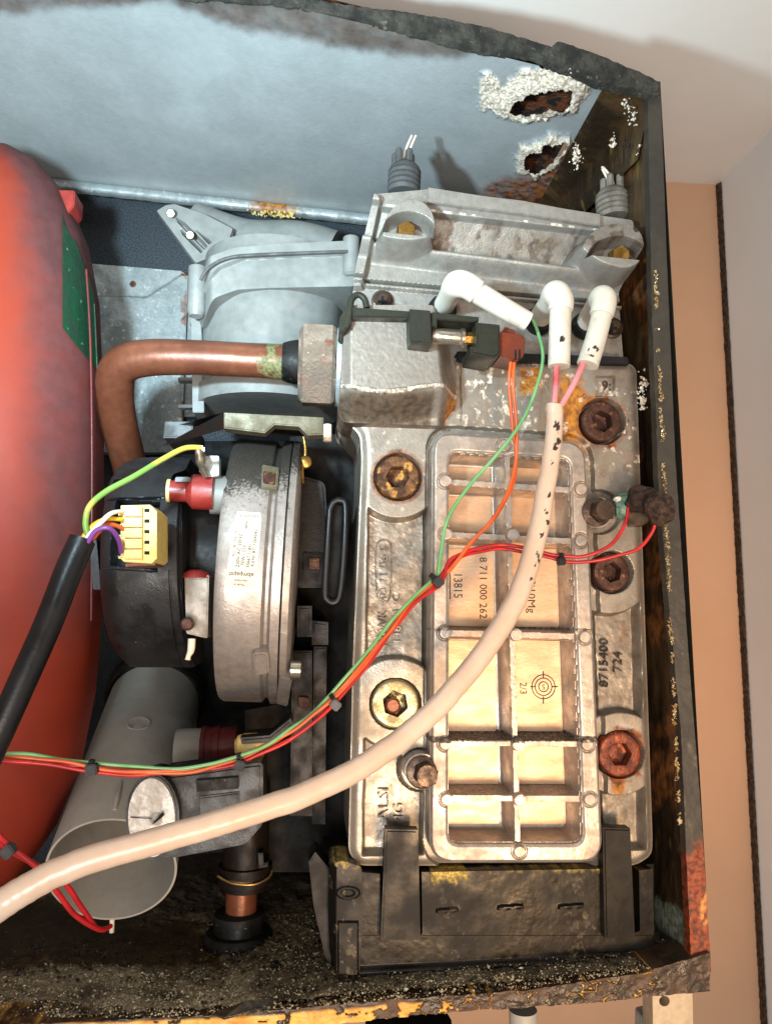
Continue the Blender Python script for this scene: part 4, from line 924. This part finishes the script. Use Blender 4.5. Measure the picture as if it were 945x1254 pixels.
rw = thing('red_wire_pair', 'pair of loose red wires with a grey tie at the lower left corner', 'wires', P(60, 1080, -.04))
tube('red_wire', M['wred'], rw, [(-20, 1004, -.06, 3.4), (10, 1034, -.055, 3.4), (45, 1062, -.05, 3.3), (70, 1092, -.04, 3.2), (92, 1120, -.025, 3.1), (122, 1138, -.01, 3), (136, 1134, .0, 2.6)], 10, 8)
tube('red_wire', M['wred'], rw, [(-20, 1012, -.058, 3.2), (8, 1038, -.053, 3.3), (42, 1058, -.048, 3.3), (78, 1080, -.038, 3.2), (98, 1108, -.025, 3.1), (116, 1134, -.012, 3)], 10, 8)
cable_tie(11, 1040, -.055, .75, 1.0, 0, 2, rw, 'rubber')

# black mains cable + connector
mc = thing('mains_cable', 'black sheathed cable splitting into coloured cores at the cream connector', 'cable', P(50, 790, -.06))
tube('sheath', M['black'], mc, [(-30, 960, -.085, 16.5), (-4, 905, -.083, 16), (30, 830, -.078, 16), (60, 762, -.072, 16), (84, 700, -.066, 16), (101, 661, -.062, 15.5)], 28, 12)
for nm, mt, pts in (('yellow_core', 'wyel', [(100, 662, -.062, 4.5), (114, 645, -.060, 4.5), (130, 636, -.058, 3.6), (150, 636, -.054, 3.2)]),
                    ('cream_core', 'wwhite', [(106, 660, -.064, 3.8), (122, 642, -.064, 3.8), (136, 629, -.062, 3.4), (150, 626, -.054, 3)]),
                    ('orange_core', 'wor', [(112, 662, -.060, 3.6), (128, 644, -.058, 3.6), (140, 643, -.056, 3.4), (152, 648, -.052, 3)]),
                    ('purple_core', 'wpur', [(108, 664, -.066, 3.8), (118, 650, -.068, 3.8), (134, 647, -.068, 3.6), (145, 660, -.062, 3.6), (149, 676, -.054, 3.4)])):
    pts = [(a, b, y, r*.82) for a, b, y, r in pts]
    tube(nm, M[mt], mc, pts, 12, 8)
tube('earth_core', M['wgy'], mc, [(108, 656, -.062, 3.6), (105, 640, -.064, 3.6), (110, 620, -.064, 3.6), (130, 602, -.060, 3.6), (165, 583, -.054, 3.5), (200, 562, -.044, 3.4), (226, 549, -.036, 3.3), (246, 548, -.032, 3)], 14, 10)
cn = thing('plug_connector', 'cream four way plug pushed into the black fan motor cover', 'connector', P(168, 655, -.04))
prism('shell', M['beige'], cn, [(148, 619), (184, 618), (192, 626), (192, 684), (186, 690), (152, 688), (148, 684)], -.052, -.02, bev=.0012, r=1)
for k in range(5):
    y0 = 621+k*13
    prism('terminal_block', M['beige'], cn, [(152, y0), (174, y0), (174, y0+11), (152, y0+11)], -.0545, -.05, bev=.0005)
    prism('contact_slot', M['void'], cn, [(177, y0+2), (183, y0+2), (183, y0+6), (177, y0+6)], -.0524, -.05, bev=0)
    prism('wire_guide', M['beige'], cn, [(145, y0+8), (151, y0+8), (151, y0+11), (145, y0+11)], -.052, -.045, bev=.0004)
prism('base_shell', M['copper'], cn, [(154, 690), (190, 688), (190, 692), (154, 694)], -.046, -.02, bev=.0003)

# ================================================================== FAN
fan = thing('fan_unit', 'cast metal combustion fan with sooty top and white maker label', 'fan', P(300, 860, .05))
FC0 = P(268, 696, .075); FC1 = P(365, 700, .075)
fax = (P(366, 699, .075)-P(262, 694, .075)).normalized()
fc = P(310, 697, .078)
Rh = .0905
def cyl_hit(px, py, R, cen=None, ax=None):
    cen = cen or fc; ax = ax or fax
    d = (RM @ Vector(((px-PW/2)/F, (PH/2-py)/F, -1.0))).normalized()
    oc = CAM-cen; dp = d-ax*d.dot(ax); op = oc-ax*oc.dot(ax)
    A_ = dp.dot(dp); B_ = 2*dp.dot(op); C_ = op.dot(op)-R*R; D = B_*B_-4*A_*C_
    return CAM + d*((-B_-math.sqrt(max(D, 0)))/(2*A_))
def fan_stack(name, m, rings, **kw): return stack(name, m, fan, fc, fax, rings, 180, **kw)
def fx(px): 
    q = cyl_hit(px, 697, Rh); return (q-fc).dot(fax)
xL, xR, x1, x2, x3 = fx(262), fx(360), fx(322), fx(334), fx(346)
o = fan_stack('scroll_housing', M['fan'], [(xL+.004, Rh*.3), (xL, Rh*.94), (xL+.0008, Rh*.985), (xL+.003, Rh), (x1-.001, Rh*1.0), (x1, Rh*.998), (x1+.002, Rh*.965), (x2-.002, Rh*.965), (x2, Rh*1.01), (x3-.0005, Rh*1.01)], sharp=40)
# finer mesh so the soot mask has something to hold
def refine_attr(o, root, fns):
    bm = bmesh.new(); bm.from_mesh(o.data)
    bmesh.ops.subdivide_edges(bm, edges=[e for e in bm.edges if e.calc_length() > .004], cuts=3, use_grid_fill=True)
    bm.to_mesh(o.data); bm.free(); soot_attr(o, root, fns)
refine_attr(o, fan, {'soot': lambda x, y: 1.1*sst(648, 545, y+(x-300)*.15)+.2*sst(.6, .7, vn(x/5, y/5, 2))*sst(700, 600, y), 'grime_shade': lambda x, y: .35*sst(760, 870, y)})  # shade painted in: housing darker towards the bottom where it curves away
o = fan_stack('housing_cover', M['fan'], [(x3+.0002, Rh*.995), (x3+.0008, Rh*1.01), (xR-.002, Rh*1.005), (xR, Rh*.97), (xR+.001, Rh*.3)], sharp=40)
refine_attr(o, fan, {'soot': lambda x, y: .75*sst(610, 560, y)+.6*sst(3, 1, abs(x-353))*sst(700, 640, y)*sst(.4, .6, vn(y/5, x, 2)), 'grime_shade': lambda x, y: .4*sst(760, 870, y)})  # same painted darkening low on the cover
def on_fan(x, y, k=.0004): return cyl_hit(x, y, Rh+k)
# step block, lower lug
def fan_pad(name, m, pts, h, r=2):
    pts = fillet(pts, r); bm = bmesh.new()
    fr2 = [bm.verts.new(cyl_hit(a, b, Rh+h)) for a, b in pts]
    bk2 = []
    for a, b in pts:
        q = cyl_hit(a, b, Rh+h); rd = q-fc; rd -= fax*rd.dot(fax); bk2.append(bm.verts.new(q-rd.normalized()*(h+.004)))
    f = bm.faces.new(fr2); bm.faces.new(bk2[::-1]); n = len(pts)
    for i in range(n): bm.faces.new((fr2[(i+1) % n], fr2[i], bk2[i], bk2[(i+1) % n]))
    bmesh.ops.recalc_face_normals(bm, faces=bm.faces)
    ed = [e for e in bm.edges if e.verts[0] in fr2 and e.verts[1] in fr2]
    bmesh.ops.bevel(bm, geom=ed, offset=min(h*.4, .0012), segments=2, affect='EDGES', clamp_overlap=True)
    return mkbm(name, bm, m, fan)
fan_pad('lug', M['fan'], [(309, 801), (328, 800), (330, 826), (311, 829)], .006, 5)
fan_pad('step', M['saddle'], [(321, 568), (342, 572), (340, 598), (320, 596)], .003, 2)
fan_pad('notch', M['boltrust2'], [(322, 576), (338, 578), (337, 594), (322, 592)], .0034, 2)
fan_pad('bead', M['fan'], [(342, 830), (358, 832), (352, 866), (338, 862)], .004, 3)
stack('cover_screw', M['steel'], fan, P(356, 820, .01), fax, [(0, .006), (.006, .006), (.007, .004)], 16)
stack('cover_screw', M['boltbrass'], fan, P(374, 567, .03), (0, -1, 0), [(0, .004), (.004, .004), (.005, .002)], 16)
tube('clip_wire', M['boltbrass'], fan, [(372, 535, .03, 2.2), (374, 555, .03, 2.2), (370, 575, .03, 2.4), (371, 592, .03, 2.4)], 8)
# label
LB = [(289, 626), (321, 628), (313, 722), (275, 719)]
V = []; Fc = []
for i in range(13):
    for j in range(5):
        v = i/12; u = j/4
        a = (LB[0][0]*(1-u)+LB[1][0]*u)*(1-v)+(LB[3][0]*(1-u)+LB[2][0]*u)*v; b = (LB[0][1]*(1-u)+LB[1][1]*u)*(1-v)+(LB[3][1]*(1-u)+LB[2][1]*u)*v
        # rounded ends
        if i in (0, 12) and j in (0, 4): a += 2*(1 if j == 0 else -1); 
        V.append(on_fan(a, b, .0004))
for i in range(12):
    for j in range(4): a = i*5+j; Fc.append((a, a+5, a+6, a+1))
lab = mk('maker_label', V, Fc, M['label'], fan)
tl = -math.pi/2+.105
mp_ = lambda x, y: on_fan(x, y, .0005)
def ltext(s, x, y, h, rot, mt='ink', wide=1.0): text('print', s, M[mt], lab, mp_, x, y, h, rot, .0002, wide)
ltext('RG128/1300-3612', 288, 663, 5.2, tl, 'inkl', .95); ltext('230V AC 50HZ', 293, 674, 6.2, tl, 'ink', 1.05); ltext('75W I.Cl.F', 298.5, 680, 6.2, tl, 'ink', .95)
ltext('55667 11851', 305, 680, 6.0, tl, 'ink', .95); ltext('Kd.Nr 8717204541', 311.5, 671, 5.6, tl, 'ink', 1.05)
ltext('ebmpapst', 295.5, 703.5, 8.2, math.pi+.04, 'ink', .95)
ltext('Germany', 295, 711, 4.4, math.pi+.04, 'inkl'); ltext('Made in', 293, 716, 4.4, math.pi+.04, 'inkl'); ltext('FA200509', 305, 631.5, 4.6, math.pi+.04, 'inkl', 1.2); ltext('4808', 302, 643, 5, tl, 'inkl')
# motor cover (black)
mcn = P(178, 688, .08); Rm = .0775
def mstack(name, m, rings, **kw): return stack(name, m, fan, mcn, fax, rings, 120, **kw)
a0 = (cyl_hit(124, 690, Rm, mcn)-mcn).dot(fax); a1 = (cyl_hit(224, 690, Rm, mcn)-mcn).dot(fax)
MO = [(121, 610), (127, 578), (140, 556), (156, 547), (205, 545), (224, 548), (222, 570), (207, 576), (205, 598), (222, 605), (226, 640), (227, 824), (142, 824), (128, 800), (121, 770), (118, 720), (116, 650)]
MW = [(143, 613), (196, 616), (196, 698), (140, 693)]
def mo_h(X, Y):
    z = np.clip((Y-684)/146., -1, 1)
    h = .082-.084*np.sqrt(1-z*z*.93)
    e = np.clip((150-X)/34., 0, 1); h += .030*(1-np.sqrt(1-e*e*.98))
    h += .014*sst(1, -1, d_poly(X, Y, MW))
    h += .0022*sst(609, 611, Y+(X-198)*.03)*sst(702, 700, Y-(X-198)*.05)*(X < 198)
    h += .0030*sst(3, 0, d_seg(X, Y, 222, 600, 225, 830))+.0012*sst(1.4, .4, np.abs(X-212))*(Y > 700)
    h += .0015*sst(1.6, .4, np.abs(Y-610+(X-200)*.02))+.004*sst(1, -1, d_poly(X, Y, rect(133, 584, 146, 594)))
    return h
relief('motor_cover', M['blackd'], fan, (108, 540, 232, 828), .9, .01, lambda X, Y: d_poly(X, Y, fillet(MO, 5)), mo_h, .09)
prism('cover_fin', M['black'], fan, [(110, 668), (118, 660), (124, 722), (114, 722)], .03, .06, r=2)
prism('cover_clip', M['rubber'], fan, [(215, 584), (232, 584), (236, 590), (214, 590)], -.002, .02, r=2)
stack('motor_core', M['darkpl'], fan, mcn, fax, [(a1-.01, .050), (a1+.025, .050)], 60)
p0, p1 = P(204, 606, .0), P(262, 604, .01)
stack('damper_sleeve', M['redpl'], fan, P(208, 601, .005), (1, 0.05, -.02), [(0, .0065), (.010, .0065), (.014, .0108), (.026, .0108)], 32)
stack('damper_ring', M['cream'], fan, P(205, 601, .005), (1, 0.05, -.02), [(0, .0072), (.002, .0072)], 32)
stack('damper_pin', M['greyp'], fan, P(258, 606, .012), (1, .05, 0), [(0, .012), (.012, .012)], 32)
box('earth_tag', M['steel'], fan, P(240, 566, -.012), P(252, 548, -.006), .001)
tube('tag_crimp', M['steel'], fan, [(243, 550, -.018, 4), (245, 560, -.016, 5), (247, 572, -.012, 4.5), (252, 582, -.006, 4)], 10, 5, wob=.5)
prism('tag_plate', M['galv'], fan, [(244, 558), (268, 558), (268, 582), (256, 584), (244, 578)], -.002, .01, r=2)
prism('motor_bracket', M['hump'], fan, [(226, 706), (256, 704), (254, 782), (228, 776)], .004, .03, bev=.001, r=3)
stack('bracket_screw', M['boltrust2'], fan, P(230, 764, -.001), (0, -1, 0), [(0, .004), (.003, .004), (.004, .003)], 14)
stack('dome', M['redpl'], fan, P(240, 708, .01), (0, 0, 1), [(0, .010), (.003, .008), (.005, .004)], 20)
tube('spring', M['wwhite'], fan, [(235, 782, .0, 4.5), (234, 796, .0, 4.3), (231, 803, .0, 3), (230, 808, .0, 3.4)], 12, 4)
# metal saddle bracket over the fan
sb_ = thing('fan_saddle_bracket', 'bent olive steel saddle bracket above the sooty fan housing', 'bracket', P(330, 535, .03))
prism('saddle_flange', M['saddle'], sb_, [(274, 505), (396, 511), (396, 532), (377, 533), (366, 522), (336, 520), (324, 530), (274, 524)], .0, .012, bev=.0008)
strip3('saddle_web', M['darkpl'], sb_, [[P(274, 505, .0), P(274, 526, .0), P(200, 546, .05), P(200, 545, .06)]])
strip3('saddle_top', M['darkpl'], sb_, [[P(274, 505, .0), P(396, 511, .0), P(396, 511, .0)+Vector((0, .06, 0)), P(220, 520, .06)]])

# plastic manifold right of the fan, with the glossy oval ring
mf = thing('plastic_manifold', 'dark plastic moulding with a glossy oval ring between fan and exchanger', 'moulding', P(380, 1000, .09))
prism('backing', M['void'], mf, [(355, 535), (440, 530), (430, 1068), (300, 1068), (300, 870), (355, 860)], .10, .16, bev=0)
prism('shade_sheet', M['void'], mf, [(205, 540), (450, 540), (450, 1040), (235, 1040)], .262, .27, bev=0)  # near-black sheet added behind the fan to stand in for deep shade
prism('ribbed_block', M['darkpl'], mf, [(362, 580), (398, 590), (404, 680), (402, 720), (362, 720)], .045, .09, bev=.003, r=8)
prism('latch_frame', M['darkpl'], mf, [(372, 677), (397, 678), (396, 702), (372, 701)], .040, .05, bev=.0008, r=2)
prism('latch', M['boltrust2'], mf, [(379, 683), (391, 684), (391, 697), (379, 696)], .037, .045, bev=.0008)
prism('lower_block', M['darkpl'], mf, [(364, 742), (382, 742), (382, 780), (364, 780)], .04, .09, bev=.002)
prism('lower_block', M['darkpl'], mf, [(382, 760), (402, 762), (402, 790), (382, 790)], .05, .09, bev=.002)
prism('channel', M['darkpl'], mf, [(358, 797), (382, 797), (382, 1000), (355, 1000)], .06, .09, bev=.0015)
prism('channel', M['darkpl'], mf, [(384, 792), (400, 792), (398, 1010), (382, 1010)], .07, .09, bev=.0015)
prism('square_port', M['boltrust2'], mf, [(366, 854), (378, 855), (378, 868), (366, 867)], .055, .065, bev=.0006)
ov = [(404, 624, .03, 4.5), (409, 615, .03, 4.5), (417, 613, .03, 4.5), (423, 622, .03, 4.5), (421, 680, .03, 4.5), (416, 728, .03, 4.5), (409, 738, .03, 4.5), (401, 735, .03, 4.5), (398, 724, .03, 4.5), (401, 670, .03, 4.5), (404, 624, .03, 4.5)]
tube('oval_ring', M['black'], mf, ov, 14, 8)
prism('oval_core', M['void'], mf, [(402, 618), (424, 618), (414, 736), (400, 736)], .034, .06, r=8)
prism('hook_arm', M['black'], mf, [(294, 904), (330, 901), (356, 880), (358, 886), (334, 910), (296, 912)], .02, .05, bev=.0015)

# ================================================================== AIR INTAKE TUBE
it = thing('intake_tube', 'wide dusty grey plastic tube with open end pointing down to the front', 'tube', P(140, 1110, .05))
T0 = P(192, 850, .235); T1 = P(137, 1066, .052); axt = T1-T0; LT = axt.length; RT = 72*S(.052)
stack('tube_wall', M['greyt'], it, T0, axt, [(0, RT*.93), (LT*.35, RT*.96), (LT*.98, RT*1.0), (LT, RT*1.0), (LT, RT*.965), (LT*.5, RT*.93), (0, RT*.9)], 96, cap0=False, cap1=False)
stack('rubber_ring', M['rubberb'], it, T0, axt, [(-.012, RT*1.0), (-.002, RT*1.06), (.010, RT*1.06), (.014, RT*1.0)], 64)
a_, u_, v_ = frame(axt)
def on_tube(px, py, k=0): return cyl_hit(px, py, RT*.96+k, T0, axt.normalized())
q = on_tube(170, 886); nrm = (q-T0); nrm -= axt.normalized()*nrm.dot(axt.normalized()); nrm.normalize()
stack('moulded_mark', M['greyt'], it, q, nrm, [(-.002, .0085), (.0005, .0085), (.0007, .0078), (.0003, .0070)], 30)
tube_w('rib', M['greyt'], it, [(*on_tube(149, 958, .001), .0012), (*on_tube(144, 975, .002), .002), (*on_tube(141, 992, .0015), .0012)], 8, 6)
stack('drip_pin', M['wwhite'], it, P(138, 1118, .075), (0, 0, -1), [(0, .0016), (.012, .0016)], 10)
stack('side_stub', M['greyt'], it, P(216, 918, .10), (1, 0, 0.0), [(0, .0140), (.006, .0145), (.024, .0145)], 32)
stack('rubber_collar', M['maroon'], it, P(247, 916, .09), (1, 0, 0), [(0, .0145), (.003, .0150), (.0035, .0142), (.008, .0142), (.0085, .0150), (.0125, .0150), (.013, .0142), (.024, .0145)], 32)
stack('cream_knob', M['cream'], it, P(288, 914, .035), (1, 0, 0.05), [(0, .004), (.002, .0068), (.006, .0075), (.014, .0075), (.018, .0065), (.020, .004)], 24)

# ================================================================== CONDENSATE TRAP
tr = thing('condensate_trap', 'black plastic trap body with a grey disc cap and copper tail pipe', 'trap', P(295, 1150, .04))
dc = P(186, 1001, -.012)
def disc_pts(sx, sy, tilt=.0):
    return [(186+sx*math.cos(a)*1.0-sy*.10*math.sin(a)*0, 1002+sy*math.sin(a)+0*math.cos(a)) for a in [k/40*6.2832 for k in range(40)]]
prism('cap_rim', M['black'], tr, disc_pts(33, 54), -.010, .02, bev=.002)
relief('grey_disc', M['disc'], tr, (154, 950, 218, 1056), 1, -.012, lambda X, Y: ell(X, Y, 186, 1001, 28.5, 48), lambda X, Y: -.0125-.0025*sst(9, 2, np.hypot(X-192, Y-1002))*vn(X/3, Y/3, 2)-.0004*fbm(X/7, Y/7, 3), -.008, {'x': lambda X, Y: 0*X})
tube('disc_scratch', M['stamp'], tr, [(160, 1001, -.0135, .5), (176, 1002, -.0140, .5), (186, 1003, -.0145, .5)], 5, 3)
prism('disc_slit', M['void'], tr, [(186, 1010), (198, 996), (200, 1000), (190, 1008)], -.0165, -.012, bev=0)
prism('trap_body', M['blackd'], tr, [(190, 952), (235, 946), (322, 934), (322, 1010), (300, 1035), (210, 1052), (196, 1050)], .0, .04, bev=.003, r=6)
prism('body_window', M['rubberb'], tr, [(240, 956), (292, 952), (292, 966), (241, 970)], -.003, .01, bev=.001, r=1)
prism('body_window', M['black'], tr, [(245, 976), (293, 970), (293, 1000), (245, 1000)], -.002, .01, bev=.001)
stack('down_pipe', M['darkpl'], tr, P(303, 960, .085), (0, 0, -1), [(-.008, .006), (-.006, .0135), (0, .0155), (.052, .0155), (.0525, .0180), (.064, .0180), (.0645, .015), (.068, .015)], 36)
prism('pipe_lug', M['darkpl'], tr, [(316, 1045), (322, 1045), (323, 1058), (328, 1056), (328, 1062), (317, 1064)], .064, .08, bev=.0006)
cc = P(299, 1070, .085)
pts = []
for k in range(15):
    a = k/14*6.2832*1.05; pts.append((cc.x+.0175*math.cos(a), cc.y+.0175*math.sin(a), cc.z+.0008*math.sin(a*2), .0009))
tube_w('wire_clip', M['gold'], tr, pts, 8, 4)
pts = [(cc.x-.016, cc.y-.012, cc.z+.003, .0009), (cc.x-.006, cc.y-.0175, cc.z, .0009), (cc.x+.008, cc.y-.018, cc.z-.001, .0009), (cc.x+.017, cc.y-.012, cc.z+.001, .0009), (cc.x+.019, cc.y-.008, cc.z+.004, .0009)]
tube_w('wire_clip', M['gold'], tr, pts, 8, 5)
c2 = P(296, 1078, .085)
stack('copper_tail', M['copper'], tr, c2, (0, 0, -1), [(-.006, .0105), (.034, .0105)], 32)
c3 = P(293, 1115, .085)
stack('rubber_bush', M['rubberb'], tr, c3+Vector((0, 0, .0)), (0, 0, -1), [(0, .0125), (.001, .0165), (.006, .0172), (.0065, .016), (.012, .0168), (.0125, .021), (.016, .0235), (.020, .0235), (.024, .022)], 44, sharp=45)

# ================================================================== OVERHEAT SENSOR right
os_ = thing('overheat_sensor', 'rust encrusted sensor with green corroded terminal beside the side wall', 'sensor', P(790, 640, .0))
def lump(name, m, parent, px, py, y, r, sx=1, sz=1, seed=0, amp=.3):
    bm = bmesh.new(); bmesh.ops.create_icosphere(bm, subdivisions=4, radius=1)
    c0 = P(px, py, y)
    for v in bm.verts:
        k = 1+amp*(float(fbm(v.co.x*2.1+v.co.y*1.7+seed*3.1+9, v.co.z*2.3+v.co.y*1.1+5, seed, 4))-.5)*2
        v.co = Vector((v.co.x*r*sx*k, v.co.y*r*k, v.co.z*r*sz*k))+c0
    return mkbm(name, bm, m, parent, 90)
lump('rust_crust', M['lumpm'], os_, 785, 612, -.012, 17*S(-.012), 1.05, 1, 1, .35)
lump('rust_crust', M['lumpm'], os_, 807, 622, -.03, 18*S(-.03), 1.0, 1.05, 2, .35)
stack('terminal', M['teal'], os_, P(752, 621, .004), (1, -.25, .12), [(0, .0065), (.002, .008), (.010, .0085), (.014, .006)], 20, sharp=30)
stack('sensor_nut', M['boltdark'], os_, P(768, 630, .0), (1, -.3, 0), [(0, .009, 1), (.008, .009, 1), (.012, .006, 0)], 30, sharp=25)
lump('verdigris', M['crustm'], os_, 757, 612, -.002, 4*S(0), 1.4, 1, 5, .5)

# ================================================================== SUMP
su = thing('sump_base', 'stained black plastic sump base under the exchanger with two upright tabs', 'sump', P(600, 1190, .02))
sy_ = .014
fo = [(440, 1068), (465, 1070), (466, 1140), (470, 1144), (514, 1146), (517, 1142), (516, 1068), (738, 1064), (740, 1140), (745, 1142), (776, 1142), (783, 1140), (782, 1066), (798, 1064), (801, 1166), (772, 1168), (771, 1176), (640, 1186), (440, 1196)]
def crA(X, Y): return np.clip(.95*sst(26, 2, np.abs(X-(548+(Y-1068)*.03)))*sst(.42, .62, fbm(X/9, Y/16, 5))+.95*sst(34, 4, np.abs(X-(712-(Y-1068)*.05)))*sst(.42, .6, fbm(X/9, Y/16, 15))+.5*sst(.62, .7, fbm(X/8, Y/8, 25)), 0, 1)*.42
def suA(X, Y): return np.clip(.95*sst(1088, 1066, Y+(np.abs(X-550) > 22)*14+(fbm(X/6, Y/6, 8)-.5)*14)*sst(516, 522, X), 0, 1)
def sump_h(X, Y):
    h = np.full(X.shape, sy_); h += .0015*sst(1145, 1147, Y); h -= .003*sst(1184, 1190, Y+(X-440)*.05)
    for a in ((536, 1115, 558, 1113), (611, 1111, 637, 1109), (685, 1110, 711, 1108)): h -= .0022*sst(3.2, 1.4, d_seg(X, Y, *a))
    return h-.0003*fbm(X/14, Y/14, 3)
relief('front_wall', M['tray'], su, (434, 1058, 806, 1200), 1, sy_, lambda X, Y: d_poly(X, Y, fo), sump_h, .05, {'crust': crA, 'sulph': suA})
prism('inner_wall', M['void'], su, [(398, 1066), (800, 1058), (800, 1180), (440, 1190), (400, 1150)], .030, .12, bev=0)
prism('tab', M['tray'], su, [(472, 1016), (512, 1017), (515, 1152), (466, 1152)], .006, .0155, bev=.0012)
prism('tab', M['tray'], su, [(738, 1014), (772, 1015), (778, 1150), (741, 1150)], .006, .0155, bev=.0012)
relief('corner_post', M['tray'], su, (396, 1050, 448, 1198), 1, sy_-.004, lambda X, Y: d_poly(X, Y, fillet([(404, 1057), (420, 1054), (443, 1062), (444, 1140), (440, 1192), (414, 1190), (404, 1178), (402, 1120)], 5)),
       lambda X, Y: sy_-.004+.012*sst(0, 1, (412-X)/10)-.002*sst(1, -1, d_poly(X, Y, rect(414, 1128, 438, 1200)))-.0014*sst(2.4, 1, np.abs(ell(X, Y, 426, 1093, 11, 6))), .04, {'crust': lambda X, Y: .45*sst(.5, .65, fbm(X/7, Y/12, 35))+.5*sst(1066, 1058, Y), 'sulph': lambda X, Y: .5*sst(1068, 1060, Y)*sst(.5, .6, vn(X/4, Y/4, 3))})
prism('side_wing', M['tray'], su, [(378, 1056), (386, 1044), (404, 1066), (406, 1186), (398, 1172), (384, 1110)], .026, .05, bev=.0008)
strip3('side_wing', M['tray'], su, [[P(404, 1066, .026), P(406, 1186, .026), P(382, 1110, .08), P(384, 1046, .08)]])
